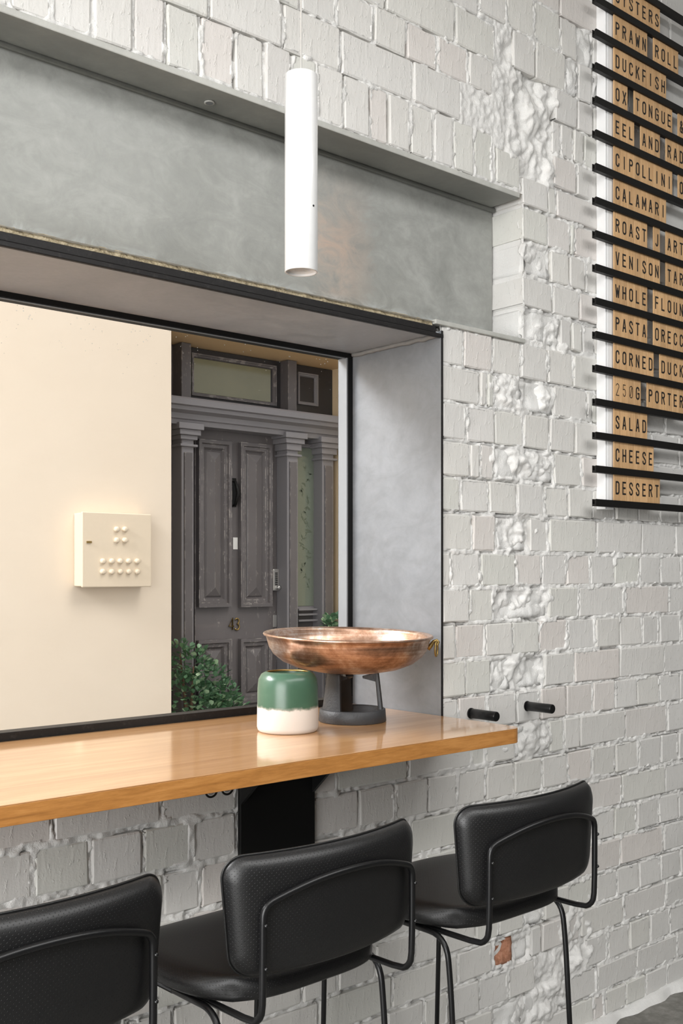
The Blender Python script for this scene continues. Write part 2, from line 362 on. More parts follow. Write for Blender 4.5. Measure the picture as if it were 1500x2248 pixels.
# zb list, per course: (z_top, z_bottom, [joint u ...]); a tuple (u, flag) marks the interval starting there
r, x_, D_ = 'r', 'x', 'd'
C = [
 (1.985,1.892,[1210,1268,1330,1385,1440,1500,1560]),
 (1.892,1.797,[1100,1180,1290,1345,1450,1550]),
 (1.797,1.700,[1020,1085,1150,1215,1270,1330,1400,1470,1540]),
 (1.700,1.605,[800,930,1062,1120,1230,1330,1440,1540]),
 (1.690,1.585,[560,640,720,800]),
 (1.605,1.495,[1052,1113,1173,1230,(1268,r),1300,1340,1450,1550]),
 (1.585,1.480,[480,560,655,745,850,950,1052]),
 (1.480,1.377,[330,520,700,847,999,(1088,x_),1126]),
 (1.497,1.388,[1126,1177,(1243,r),1270,(1300,r),1322,1380,1440,1500,1550]),
 (1.377,1.284,[400,490,590,660,738,821,893,960,1028,(1083,x_),1100]),
 (1.386,1.296,[1218,1268,1302,1360,1410,1460,1500,1560]),
 (1.284,1.180,[130,300,460,621,749,906,1012]),
 (1.294,1.198,[1212,1231,1259,1283,1315,1380,1480,1560]),
 (1.180,1.048,[-80,20,113,203,293,364,440,514,580,640,695,754,812,853,901,952,995,1040,1083]),
 (1.196,1.104,[1216,1267,1318,1420,1520]),
 (1.150,1.056,[1087,(1142,x_),1150]),
 (1.100,1.020,[(1152,D_),1203,1222,1320,1420,1520]),
 (1.015,.925,[(1146.5,D_),1202,1252,1262,1322,1400,1500]),
 (.920,.828,[(1146.5,'rd'),1210,1250,1287,1330,1390,1440,1500]),
 (.822,.738,[(1146.5,D_),1214,1272,1325,1420,1520]),
 (.732,.645,[(1146.5,'rd'),1230,1256,1279,1305,1360,1410,1460,1510]),
 (.636,.538,[968,1018,1082,1144,1203,1259,1325,1420,1520]),
 (.535,.443,[968,(1054,'n'),1070,(1086,r),(1143,r),1217,1289,1300,1360,1410,1460,1510]),
 (.440,.344,[968,1024,1087,1149,1206,1262,1315,1370,1430,1490,1540]),
 (.340,.248,[968,(1032,'n'),1054,(1085,r),(1141,r),1215,1277,1320,1420,1520]),
 (.246,.157,[968,1011,1073,1135,1194,1247,1301,1351,1402,1449,1490,1540]),
 (.152,.054,[968,1037,(1088,r),(1163,'n'),1205,1309,1408,1483,1560]),
 (.050,-.040,[968,990,1055,1133,1190,1244,1296,1350,1404,1450,1494,1540]),
 (-.044,-.134,[968,1031,(1084,r),1204,1270,1372,1468,1560]),
 (-.138,-.229,[968,1000,1065,1125,1184,1246,1307,1361,1410,1448,1494,1540]),
 (-.233,-.327,[968,1022,(1078,r),(1120,r),1194,1261,1360,1457,1550]),
 (-.330,-.420,[968,1007,1069,1134,1186,1244,1302,1349,1398,1448,1493,1540]),
 (-.424,-.517,[-60,115,353,521,739,896,1034,1066,(1130,r),1206,1238,1273,1373,1465,1560]),
 (-.524,-.616,[-40,72,198,313,421,520,(612,x_),688,788,868,940,1002,1067,1129,1191,1247,1300,1352,1403,1451,1490,1540]),
 (-.624,-.714,[-60,180,358,440,520,650,785,900,1040,1110,1190,1290,1366,1461,1560]),
 (-.720,-.808,[-60,80,200,300,407,500,590,680,765,850,935,1010,1075,1140,1195,1250,1300,1350,1399,1447,1490,1540]),
 (-.814,-.902,[-60,150,340,510,680,840,985,1110,1185,1262,1363,1458,1550]),
 (-.908,-.992,[280,380,480,575,665,742,825,905,975,1045,1095,(1150,r),1195,1250,1310,1356,1404,1450,1494,1540]),
 (-.998,-1.080,[380,540,700,860,1004,(1081,'b'),(1131,r),1165,1190,1275,1370,1462,1550]),
 (-1.086,-1.174,[500,600,690,768,850,930,985,1052,1116,(1176,'x'),1285,1334,1382,1428,1470,1540]),
 (-1.180,-1.260,[600,740,880,1020,(1081,r),(1150,r),1250,1310,1398,1486,1560]),
 (-1.266,-1.340,[900,1000,1100,1190,1250,1303,1328,1374,1418,1464,1540]),
]
specs = []
for zt, zb, js in C:
    for a, b in zip(js, js[1:]):
        fl = ''
        if isinstance(a, tuple): a, fl = a
        if isinstance(b, tuple): b = b[0]
        x0, x1 = RX(a, D0), RX(b, D0)
        if fl == 'x' : continue
        g = .0042
        X0, X1 = x0+g, x1-g
        if a == 968: X0 = WX+.010
        if 'd' in fl: X0 = BX
        specs.append([X0, X1, H+zb+.0025, H+zt-.0025, fl])
fb = vnoise(X,Z,.09,1)*.25+vnoise(X,Z,.035,2)*.35+vnoise(X,Z,.014,3)*.5+vnoise(X,Z,.0075,4)*.55
R = rub(X, Z)
big = vnoise(X,Z,.075,8)*.5+vnoise(X,Z,.032,9)*.4+(np.abs(vnoise(X,Z,.05,10))+np.abs(vnoise(X,Z,.024,11))*.6)*.55+fb*.22
DE = np.full(X.shape, .05)                    # distance to the nearest brick edge (negative inside a brick)
for x0_, x1_, z0_, z1_, fl_ in specs:
    i_ = slice(*np.searchsorted(xs, (x0_-.02, x1_+.02))); j_ = slice(*np.searchsorted(zs, (z0_-.02, z1_+.02)))
    if i_.start >= i_.stop or j_.start >= j_.stop: continue
    dx = np.maximum(x0_-X[j_,i_], X[j_,i_]-x1_); dz = np.maximum(z0_-Z[j_,i_], Z[j_,i_]-z1_)
    dd = np.maximum(dx, dz); DE[j_,i_] = np.minimum(DE[j_,i_], dd)
flow = vnoise(X,Z,.16,12)
hgt = -.0012+fb*.0042+flow*.0022
crack = np.clip((vnoise(X,Z,.055,13)+vnoise(X,Z,.02,14)*.6-.02)*3, 0, 1)*np.clip(1-np.abs(DE-.0005)/.0035, 0, 1)
smear = np.clip((vnoise(X,Z,.06,15)+.4*vnoise(X,Z,.02,16)-.12)*4, 0, 1)
hgt = hgt-crack*.017
lim = -.003-.006*smear*(.6+.4*fb)
hgt = np.where(DE < lim, -.009, np.where((DE < -.001) & (smear > 0), .0012+fb*.0022, hgt))
hgt = hgt*(1-R)+R*(-.013+big*.024)
Y = -hgt
nx, nz = len(xs), len(zs)
verts = np.stack([X.ravel(), Y.ravel(), Z.ravel()], 1)
cx = (xs[:-1]+xs[1:])/2; cz = (zs[:-1]+zs[1:])/2; CX, CZ = np.meshgrid(cx, cz)
keep = ~((CX < WX) & (CZ > WZ0) & (CZ < WZ1)) & ~((CX < BX) & (CZ > BZ0) & (CZ < BZ1))
J, I = np.nonzero(keep); a = J*nx+I
faces = np.stack([a, a+1, a+1+nx, a+nx], 1)
me = bpy.data.meshes.new('wall_back')
# coarse surrounds and the hidden body of the wall
extra_v, extra_f = [], []
def quad(p): 
    b = len(verts)+len(extra_v); extra_v.extend(p); extra_f.append((b, b+1, b+2, b+3))
def xzq(x0, x1, z0, z1, y): quad([(x0,y,z0),(x1,y,z0),(x1,y,z1),(x0,y,z1)])
xzq(-3, .56, 0, WZ0, .012); xzq(-3, .56, BZ1, 3.6, .012); xzq(3.44, 7, 0, 3.6, .012); xzq(.5, 3.5, 3.41, 3.6, .012)
for x0, x1, z0, z1 in ((-3,WX,0,WZ0), (-3,WX,WZ1,3.6), (WX,7,0,3.6)): xzq(x0, x1, z0, z1, .37)
quad([(BX+.005,-.000,BZ0),(BX+.005,.14,BZ0),(BX+.005,.14,BZ1),(BX+.005,-.000,BZ1)]); quad([(-3,-.002,BZ1),(BX,-.002,BZ1),(BX,.14,BZ1),(-3,.14,BZ1)])
quad([(-3,-.002,BZ0),(BX,-.002,BZ0),(BX,.14,BZ0),(-3,.14,BZ0)]); quad([(-3,.36,3.6),(7,.36,3.6),(7,0,3.6),(-3,0,3.6)])
quad([(-3,.0,WZ0),(WX,.0,WZ0),(WX,.36,WZ0),(-3,.36,WZ0)]); quad([(-3,0,0),(-3,.37,0),(-3,.37,3.6),(-3,0,3.6)])
allv = np.vstack([verts, np.array(extra_v)]); nf = len(faces)+len(extra_f)
me.vertices.add(len(allv)); me.vertices.foreach_set('co', allv.ravel())
lo = np.concatenate([faces.ravel(), np.array(extra_f).ravel()]).astype(np.int32)
me.loops.add(len(lo)); me.loops.foreach_set('vertex_index', lo)
me.polygons.add(nf); me.polygons.foreach_set('loop_start', np.arange(0, nf*4, 4, dtype=np.int32))
me.polygons.foreach_set('use_smooth', np.ones(nf, dtype=bool))
me.update(calc_edges=True); me.materials.append(M['mortar'])
wall = bpy.data.objects.new('wall_back', me); COL.objects.link(wall)
struct(wall, 'rough white-painted old brick wall around the window')

rng = random.Random(7)
def brick_mesh(w, h, d, rough=0.0):
    """brick with its front at y=0, centred in x,z; edges worn back, corners chipped"""
    if rough: nxb, nzb = max(6, int(w/.011)), max(5, int(h/.011))
    else: nxb, nzb = max(3, int(w/.05)), 2
    e = .0035
    ax = [-w/2, -w/2+e]+[-w/2+e+(w-2*e)*i/nxb for i in range(1, nxb)]+[w/2-e, w/2]
    az = [-h/2, -h/2+e]+[-h/2+e+(h-2*e)*i/nzb for i in range(1, nzb)]+[h/2-e, h/2]
    chips = [rng.random()**3*.012 for _ in range(4)]
    s1, s2 = rng.uniform(-.0015,.0015), rng.uniform(-.0018,.0018)
    sd = rng.randrange(9999)
    vs, fs = [], []; m, k = len(ax), len(az)
    for j, z in enumerate(az):
        for i, x in enumerate(ax):
            edge = i in (0, m-1) or j in (0, k-1); corner = i in (0, m-1) and j in (0, k-1)
            y = .0022 if edge else 0.0
            y += s1*x/(w/2)+s2*z/(h/2)+rng.uniform(-.0002,.0002)
            X_, Z_ = x, z
            if edge: X_ += rng.uniform(-.0016,.0016); Z_ += rng.uniform(-.0016,.0016)
            if corner:
                c = chips[(i > 0)+2*(j > 0)]; X_ -= math.copysign(c, x); Z_ -= math.copysign(c, z); y += .004
            if rough:
                q = np.array([x]); p = np.array([z])
                nn = float(vnoise(q,p,.05,sd)[0])*.6+abs(float(vnoise(q,p,.03,sd+1)[0]))*.55+float(vnoise(q,p,.013,sd+2)[0])*.3
                fall = 1 if not edge else .3
                y += rough*(.35-nn*.8)*fall+(rough*.5 if edge else 0)
                if edge: X_ -= math.copysign(abs(nn)*.008, x) if i in (0,m-1) else 0; Z_ -= math.copysign(abs(nn)*.006, z) if j in (0,k-1) else 0
            vs.append((X_, y, Z_))
    for j in range(k-1):
        for i in range(m-1): a = j*m+i; fs.append((a, a+1, a+1+m, a+m))
    per = [i for i in range(m)]+[j*m+m-1 for j in range(1, k)]+[(k-1)*m+i for i in range(m-2, -1, -1)]+[j*m for j in range(k-2, 0, -1)]
    b0 = len(vs)
    for p in per: x, y, z = vs[p]; vs.append((x, d, z))
    L = len(per)
    for q in range(L): fs.append((per[q], b0+q, b0+(q+1)%L, per[(q+1)%L]))
    return vs, [], fs
def clipspec(s):
    X0, X1, z0, z1, fl = s
    return s
def vis(s):
    X0, X1, z0, z1, fl = s
    xc, zc = (X0+X1)/2, (z0+z1)/2
    M_ = F*math.cos(YAW)*D0; 
    dep = D0*math.cos(YAW)+xc*math.sin(YAW); rgt = xc*math.cos(YAW)-D0*math.sin(YAW)
    u = 750+F*rgt/dep; v = HZ-F*(zc-H)/dep
    return -60 < u < 1560 and -60 < v < 2310
shown = [s for s in specs if vis(s)]; rest = [s for s in specs if not vis(s)]
# continue the courses past the frame so that a sidestep still sees brick
cour = sorted({(round(zb,3), round(zt,3)) for zt, zb, js in C if max(j if not isinstance(j, tuple) else j[0] for j in js) > 1480})
for k, (zb, zt) in enumerate(cour):
    x = max(s[1] for s in specs if abs(s[2]-(H+zb+.004)) < .002)+.011
    L = .225 if k % 2 else .108
    while x < 4.6: rest.append([x, x+L, H+zb+.004, H+zt-.004, '']); x += L+.011
for k in range(11):
    zb = -1.34+k*.0935; L = .225 if k % 2 else .108
    row = [s for s in specs if s[2] < H+zb+.045 < s[3]]
    x = (min(s[0] for s in row) if row else 1.0)-.011
    while x > -.9:
        if zb+.09 < -.41: rest.append([x-L, x, H+zb+.004, H+zb+.088, ''])
        x -= L+.011
def big(s): return (s[1]-s[0])*(s[3]-s[2])
shown.sort(key=lambda s: s[0])
print('bricks shown', len(shown), 'rest', len(rest))
if len(shown) > 300:
    extra = shown[300:]; shown = shown[:300]; rest += extra
for X0, X1, z0, z1, fl in shown:
    w_, h_ = X1-X0, z1-z0
    if w_ < .012: continue
    d = .112 if 'd' in fl else .05
    ro = .022 if 'r' in fl else (.012 if fl == 'b' else 0)
    vs, es, fs = brick_mesh(w_, h_, d, ro)
    o = mesh_obj('brick', (vs, es, fs), M['bare'] if fl == 'b' else (M['rubble'] if ro else M['brick']), wall, smooth=bool(ro))
    dy = rng.uniform(-.003, .0010)+(.004 if ro else 0)+(.002 if fl == 'b' else 0)
    o.location = ((X0+X1)/2, dy, (z0+z1)/2); o.rotation_euler = (0, rng.uniform(-.006,.006), 0)
    if fl == 'b': o['label'] = 'bare orange-brown patch of broken brick'
    elif ro: o['label'] = 'broken white-painted brick with a jagged face'
rv, rf = [], []
for X0, X1, z0, z1, fl in rest:
    if X1-X0 < .012 or z0 < .005: continue
    vs, es, fs = brick_mesh(X1-X0, z1-z0, .05); b = len(rv); cx_, cz_ = (X0+X1)/2, (z0+z1)/2
    rv += [(x+cx_, y-.001, z+cz_) for x, y, z in vs]; rf += [tuple(i+b for i in f) for f in fs]
o = mesh_obj('brick', (rv, [], rf), M['brick'], wall); o['kind'] = 'stuff'
# ragged plaster foot where the wall meets the floor
bm = bmesh.new(); n = 160; rows = []
for i in range(n+1):
    x = .2+(4.2-.2)*i/n; a = np.array([x]); z = np.array([.3])
    hh = .020+.008*float(vnoise(a,z,.12,21)[0]); dd = .022+.012*float(vnoise(a,z,.07,22)[0])
    rows.append([bm.verts.new(p) for p in ((x,.02,hh), (x,-dd*.25,hh+.004*float(vnoise(a,z,.03,5)[0])), (x,-dd*.7,hh*.75), (x,-dd,hh*.3), (x,-dd-.006,0))])
for p, q in zip(rows, rows[1:]):
    for k in range(4): bm.faces.new((p[k], q[k], q[k+1], p[k+1]))
struct(mesh_obj('baseboard_back', bm, M['rubble'], smooth=True), 'lumpy white plaster strip along the foot of the brick wall')
# ------------------------------------------------------------------ steel beam
bz0, bz1 = H+.646, H+1.031
bt = empty('steel_beam', 'long weathered grey steel beam set into the brick wall above the window', 'beam', (0,0,bz0))
def sub(name, x0,x1,y0,y1,z0,z1, mat, bevel=.002):
    o = bx(name, x0,x1,y0,y1,z0-bz0,z1-bz0, mat, bt, bevel); return o
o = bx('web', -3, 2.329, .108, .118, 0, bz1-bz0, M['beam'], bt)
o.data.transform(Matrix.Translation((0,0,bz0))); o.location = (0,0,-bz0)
def flange(name, x1, y0, z0, z1, edge):
    o = bx(name, -3, x1, y0, .116, z0, z1, M['flange'], bt, .0025); o.location = (0,0,-bz0)
    o.data.materials.append(edge)
    for p in o.data.polygons:
        if p.normal.y < -.9: p.material_index = 1
flange('top_flange', 2.313, -.007, bz1, bz1+.015, M['flange_edge'])
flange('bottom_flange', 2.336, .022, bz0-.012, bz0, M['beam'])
o = bx('flange_lip', 1.978, 2.336, -.007, .0215, bz0-.012, bz0, M['flange_edge'], bt, .002); o.location = (0,0,-bz0)
bm = bmesh.new(); tube(bm, fillet([(-3,.100,bz1-.004),(BX-.004,.100,bz1-.004)], 0), .007, 8); o = mesh_obj('fillet_weld', bm, M['flange'], bt, True); o.location = (0,0,-bz0)
c = P(460, 222, 1.955); bm = bmesh.new(); bmesh.ops.create_cone(bm, cap_ends=True, segments=24, radius1=.0095, radius2=.0095, depth=.003)
o = mesh_obj('bolt_head', bm, M['reveal'], bt); o.location = (c.x, c.y, bz1-bz0-.001)
bm = bmesh.new(); lathe(bm, [(.0085,-.0012),(.0118,-.0012),(.0118,.001),(.0085,.001)], 24)
o = mesh_obj('bolt_rim', bm, M['flange_edge'], bt, True); o.location = (c.x, c.y, bz1-bz0-.0016)
# ------------------------------------------------------------------ window
win = empty('window_1', 'large fixed window in a deep grey steel reveal with a black frame', None, (0,0,0), kind='structure')
YB = .336; SOF = H+.612; SILL = H-.37
o = bx('jamb', WX, WX+.008, -.004, .37, WZ0, SOF+.008, M['reveal'], win)
o.data.materials.append(M['black_steel'])
for p in o.data.polygons:
    if p.normal.y < -.9: p.material_index = 1
o = bx('soffit', -3, WX, .0045, .37, SOF, SOF+.006, M['soffit'], win)
bx('soffit_lip', -3, WX+.008, -.006, .004, SOF-.011, SOF-.0005, M['black_steel'], win, .0015)
bx('lintel_bar', -3, 1.986, .000, .02, SOF+.0005, SOF+.018, M['black_steel'], win, .002)
# sandy filler between lintel and beam
bm = bmesh.new(); rows = []
for i in range(500):
    x = -1+(1.975+1)*i/499; a = np.array([x]); z = np.array([.1])
    rows.append([bm.verts.new(p) for p in ((x,.010,SOF+.014),(x,.003+.004*float(vnoise(a,z,.02,31)[0]),SOF+.019),(x,.008+.004*float(vnoise(a,z,.015,32)[0]),SOF+.0300+.002*float(vnoise(a,z,.03,33)[0])),(x,.02,SOF+.0345+.003*float(vnoise(a,z,.012,34)[0])),(x,.12,SOF+.036))])
for p, q in zip(rows, rows[1:]):
    for k in range(4): bm.faces.new((p[k], q[k], q[k+1], p[k+1]))
mesh_obj('filler', bm, M['sand'], win, True)
bm = bmesh.new(); pts = []
for i in range(46):
    y = .002+.33*i/45; a = np.array([y]); z = np.array([.1]); pts.append((WX-.004, y, SOF-.005+.0022*float(vnoise(a,z,.02,41)[0])))
tube(bm, pts, [.0055+.0022*abs(float(vnoise(np.array([p[1]]),np.array([.5]),.012,42)[0])) for p in pts], 8)
mesh_obj('weld_bead', bm, M['weld'], win, True)
bx('frame_head', -3, WX, YB, YB+.04, H+.5985, SOF, M['black_matte'], win, .001)
bx('frame_sill', -3, WX, YB, YB+.04, SILL-.002, SILL+.019, M['black_steel'], win, .001)
bx('frame_stile', WX-.017, WX, YB, YB+.04, SILL+.019, H+.5985, M['black_matte'], win, .001)
bx('glazing_bead', WX-.0215, WX-.0172, YB+.002, YB+.038, SILL+.019, H+.5985, M['bead'], win)
bx('glazing_bead', -3, WX-.0215, YB+.006, YB+.010, H+.5965, H+.5984, M['bead'], win)
bx('glass_pane', -3, WX-.0215, YB+.036, YB+.040, SILL+.019, H+.5984, M['glass'], win)
# ------------------------------------------------------------------ counter
CF = -.275; CT = SILL; CB = CT-.035
ct = empty('counter', 'long honey-brown timber counter along the window with a rounded corner', 'counter', (0,0,CB))
bm = bmesh.new(); out = [(-3, CF), (WX-.035, CF)]
for k in range(1, 9):
    a = math.pi/2*k/8; out.append((WX-.035+.032*math.sin(a), CF+.032-.032*math.cos(a)))
out += [(WX-.003, YB-.002), (-3, YB-.002)]
def slab(bm, out, z0, z1):
    t_ = [bm.verts.new((x, y, z1)) for x, y in out]; b_ = [bm.verts.new((x, y, z0)) for x, y in out]
    bm.faces.new(t_); bm.faces.new(b_[::-1])
    for i in range(len(out)): bm.faces.new((t_[i-1], t_[i], b_[i], b_[i-1]))
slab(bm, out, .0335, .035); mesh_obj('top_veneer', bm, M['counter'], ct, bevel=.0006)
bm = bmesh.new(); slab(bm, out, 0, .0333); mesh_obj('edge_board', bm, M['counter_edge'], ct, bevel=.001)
# bracket
br = empty('counter_bracket', 'black steel bracket holding up the counter, fixed to the wall beneath it', 'bracket', (1.465,-.008,H-.632))
def rel(o, p): o.data.transform(Matrix.Translation((-p.location.x, -p.location.y, -p.location.z))); return o
rel(bx('back_plate', 1.361, 1.570, -.014, -.002, H-.632, CB-.001, M['black_matte'], br, .001), br)
rel(bx('top_plate', 1.361, 1.570, -.115, -.014, CB-.008, CB-.001, M['black_matte'], br, .001), br)
for x in (1.361, 1.562):
    bm = bmesh.new(); pr = [(-.014,CB-.008),(-.014,H-.505),(-.115,CB-.008)]
    a = [bm.verts.new((x, y, z)) for y, z in pr]; b = [bm.verts.new((x+.008, y, z)) for y, z in pr]
    bm.faces.new(a); bm.faces.new(b[::-1])
    for i in range(3): bm.faces.new((a[i-1], a[i], b[i], b[i-1]))
    rel(mesh_obj('gusset', bm, M['black_matte'], br), br)
for i, x in enumerate((1.171, 1.209)):
    h = empty('ring_hook', ['small dark metal ring hook under the counter, farther from the black bracket', 'small dark metal ring hook under the counter, nearer to the black bracket'][i], 'hook', (x, -.18, CB), 'ring hooks under the counter')
    bm = bmesh.new(); tube(bm, [(.0135*math.cos(a), 0, -.0175+.0135*math.sin(a)) for a in [2*math.pi*k/28 for k in range(28)]], .0022, 8, closed=True); mesh_obj('ring', bm, M['screw'], h, True)
    bm = bmesh.new(); tube(bm, [(.0082*math.cos(a), .001, -.0175+.0082*math.sin(a)) for a in [2*math.pi*k/28 for k in range(28)]], .0012, 8, closed=True); mesh_obj('inner_ring', bm, M['chrome'], h, True)
    bm = bmesh.new(); tube(bm, [(0,0,-.001),(0,0,-.006)], .005, 12); mesh_obj('screw_plate', bm, M['screw'], h)
# wall pegs
for i, x in enumerate((2.118, 2.350)):
    p = empty('wall_peg', ['black cylindrical coat peg just right of the counter end', 'black cylindrical coat peg farther right, away from the counter'][i], 'peg', (x, 0, H-.3745), 'black pegs on the brick wall')
    bm = bmesh.new(); lathe(bm, [(.0105,0),(.0128,.001),(.0128,.088),(.0118,.0895)], 32, True, False); bmesh.ops.rotate(bm, verts=bm.verts, matrix=Matrix.Rotation(math.pi/2, 3, 'X')); mesh_obj('shaft', bm, M['black_tube'], p, True)
    bm = bmesh.new(); lathe(bm, [(.0142,-.004),(.0142,.003)], 32, True, True); bmesh.ops.rotate(bm, verts=bm.verts, matrix=Matrix.Rotation(math.pi/2, 3, 'X')); mesh_obj('base_ring', bm, M['black_steel'], p)
    bm = bmesh.new(); lathe(bm, [(.0117,.0885),(.0112,.0897)], 32, True, True); bmesh.ops.rotate(bm, verts=bm.verts, matrix=Matrix.Rotation(math.pi/2, 3, 'X')); mesh_obj('end_cap', bm, M['screw'], p)
# ------------------------------------------------------------------ menu board
DR = 1.855; PIT = .098
zr0 = RZ(1308, 1103, DR)          # centre of lowest rail
mb = empty('menu_rack', 'black rails on white uprights holding the wooden letter menu on the brick wall', 'menu board', (2.609, 0, zr0-.02))
NR = 17
for i in range(NR):
    z = zr0+i*PIT
    prof = [(-.047,-.0103),(-.033,-.0103),(-.033,.0103),(-.0355,.0103),(-.0355,-.004),(-.0415,-.004),(-.0415,.0085),(-.047,.0103)]
    bm = bmesh.new(); a = [bm.verts.new((2.609, y, z+q)) for y, q in prof]; b = [bm.verts.new((3.55, y, z+q)) for y, q in prof]
    bm.faces.new(a); bm.faces.new(b[::-1])
    for k in range(len(prof)): bm.faces.new((a[k-1], a[k], b[k], b[k-1]))
    rel(mesh_obj('rail', bm, M['rail'], mb), mb)
for x in (2.676, 3.44):
    bm = bmesh.new(); box(bm, x, x+.044, -.032, .0, zr0-.016, zr0+NR*PIT)
    rel(mesh_obj('upright', bm, M['white_rail'], mb, bevel=.0015), mb)
    bm = bmesh.new(); box(bm, x+.012, x+.032, -.0328, -.031, zr0-.014, zr0+NR*PIT); rel(mesh_obj('slot_cover', bm, M['white_rail'], mb), mb)
# condensed stroke alphabet on a 1 x 2 cell, drawn as polylines
def arc(cx, cy, rx, ry, a0, a1, n=8): return [(cx+rx*math.cos(math.radians(a0+(a1-a0)*k/n)), cy+ry*math.sin(math.radians(a0+(a1-a0)*k/n))) for k in range(n+1)]
Q = .42
Oshape = arc(.5,2-Q,.5,Q,90,180)+arc(.5,Q,.5,Q,180,270)+arc(.5,Q,.5,Q,270,360)+arc(.5,2-Q,.5,Q,0,90)
GL = {
 'A': [[(0,0),(.42,2),(.58,2),(1,0)],[(.15,.62),(.85,.62)]], 'C': [arc(.5,2-Q,.5,Q,-10,180)+arc(.5,Q,.5,Q,180,370)],
 'D': [[(0,0),(0,2)],[(0,2)]+arc(.5,2-Q,.5,Q,90,0)+arc(.5,Q,.5,Q,0,-90)+[(0,0)]], 'E': [[(.95,2),(0,2),(0,0),(.95,0)],[(0,1.03),(.8,1.03)]],
 'F': [[(.95,2),(0,2),(0,0)],[(0,1.0),(.8,1.0)]], 'G': [arc(.5,2-Q,.5,Q,-5,180)+arc(.5,Q,.5,Q,180,360)+[(1,.95),(.55,.95)]],
 'H': [[(0,0),(0,2)],[(1,0),(1,2)],[(0,1.02),(1,1.02)]], 'I': [[(.5,0),(.5,2)]], 'J': [[(.85,2),(.85,Q)]+arc(.45,Q,.4,Q,0,-165)],
 'K': [[(0,0),(0,2)],[(.95,2),(.12,.95)],[(.35,1.2),(1,0)]], 'L': [[(0,2),(0,0),(.9,0)]], 'M': [[(-.12,0),(-.12,2),(.5,.6),(1.12,2),(1.12,0)]],
 'N': [[(0,0),(0,2),(1,0),(1,2)]], 'O': [Oshape], 'P': [[(0,0),(0,2)],[(0,2)]+arc(.5,1.55,.5,.45,90,-90)+[(0,1.1)]],
 'R': [[(0,0),(0,2)],[(0,2)]+arc(.5,1.55,.5,.45,90,-90)+[(0,1.1)],[(.5,1.1),(1,0)]],
 'S': [arc(.5,2-Q,.5,Q,-5,180)+[(.08,1.3),(.92,.72)]+arc(.5,Q,.5,Q,0,-185)], 'T': [[(-.02,2),(1.02,2)],[(.5,2),(.5,0)]],
 'U': [[(0,2),(0,Q)]+arc(.5,Q,.5,Q,180,360)+[(1,2)]], 'V': [[(0,2),(.45,0),(.55,0),(1,2)]], 'W': [[(-.15,2),(.18,0),(.5,1.5),(.82,0),(1.15,2)]],
 'X': [[(0,0),(1,2)],[(0,2),(1,0)]], 'Y': [[(0,2),(.5,1),(1,2)],[(.5,1),(.5,0)]],
 '&': [[(1,0),(.2,1.45)]+arc(.48,1.62,.28,.36,200,-20)+[(.1,.75)]+arc(.45,.42,.42,.42,150,330)+[(1,.95)]],
 '2': [arc(.5,2-Q,.5,Q,170,-20)+[(0,0),(1,0)]], '5': [[(.92,2),(.1,2),(.05,1.15)]+arc(.5,.65,.5,.62,120,-160)], '0': [Oshape, [(.2,.3),(.8,1.7)]],
}
GM, TM = {}, None
def glyph(ch):
    if ch in GM: return GM[ch]
    thin = ch in '250'; wd, ht, st = .0142, .0345, (.0026 if thin else .0054)
    bm = bmesh.new()
    for li, pl in enumerate(GL[ch]):
        pts = [Vector((p[0]*wd-wd/2, p[1]*ht/2-ht/2)) for p in pl]
        closed = (pts[0]-pts[-1]).length < 1e-5
        if closed: pts = pts[:-1]
        n = len(pts)
        for i in range(n if closed else n-1):
            p, q = pts[i], pts[(i+1) % n]; d = (q-p)
            if d.length < 1e-6: continue
            d.normalize(); nn = Vector((-d.y, d.x))*st/2; ex = d*st*(.28 if d.length > 0 and (q-p).length < .006 else .42)
            yy = -.00002*(i+li*7)
            bm.faces.new([bm.verts.new((c_.x, yy, c_.y)) for c_ in (p-ex+nn, p-ex-nn, q+ex-nn, q+ex+nn)])
    me = bpy.data.meshes.new('letter'); bm.to_mesh(me); bm.free(); me.materials.append(M['ink']); GM[ch] = me; return me
TW, TH = .0352, PIT-.0206+.006
bm = bmesh.new(); box(bm, -TW/2+.0002, TW/2-.0002, -.002, .002, -TH/2, TH/2)
bmesh.ops.bevel(bm, geom=[e for e in bm.edges], offset=.0005, segments=1, affect='EDGES')
bmesh.ops.recalc_face_normals(bm, faces=bm.faces)
TM = bpy.data.meshes.new('letter_tile'); bm.to_mesh(TM); bm.free(); TM.materials.append(M['tile'])
rows = ['DESSERT','CHEESE','SALAD','250G PORTER','CORNED DUCK','PASTA ORECC','WHOLE FLOUN','VENISON TAR','ROAST J ART','CALAMARI','CIPOLLINI O','EEL AND RAD','OX TONGUE &','DUCKFISH','PRAWN ROLL','OYSTERS']
ords = ['first','second','third','fourth','fifth','sixth','seventh','eighth','ninth','tenth','eleventh']
for i, txt in enumerate(rows):
    z = zr0+(i+.5)*PIT; k = 0
    for j, ch in enumerate(txt):
        if ch == ' ': continue
        x = 2.7257+(j)*TW-.0
        o = bpy.data.objects.new('letter_tile', TM); COL.objects.link(o); o.location = (x, -.0385, z)
        kind = 'number' if ch in '250' else ('sign' if ch == '&' else 'letter')
        tag(o, f'wooden tile with black {kind} {ch}, {ords[k]} tile of the {txt} row', 'letter tile', 'letter tiles on the wall menu')
        g = bpy.data.objects.new('letter', glyph(ch)); COL.objects.link(g); g.parent = o; g.location = (0, -.0022, .0)
        k += 1
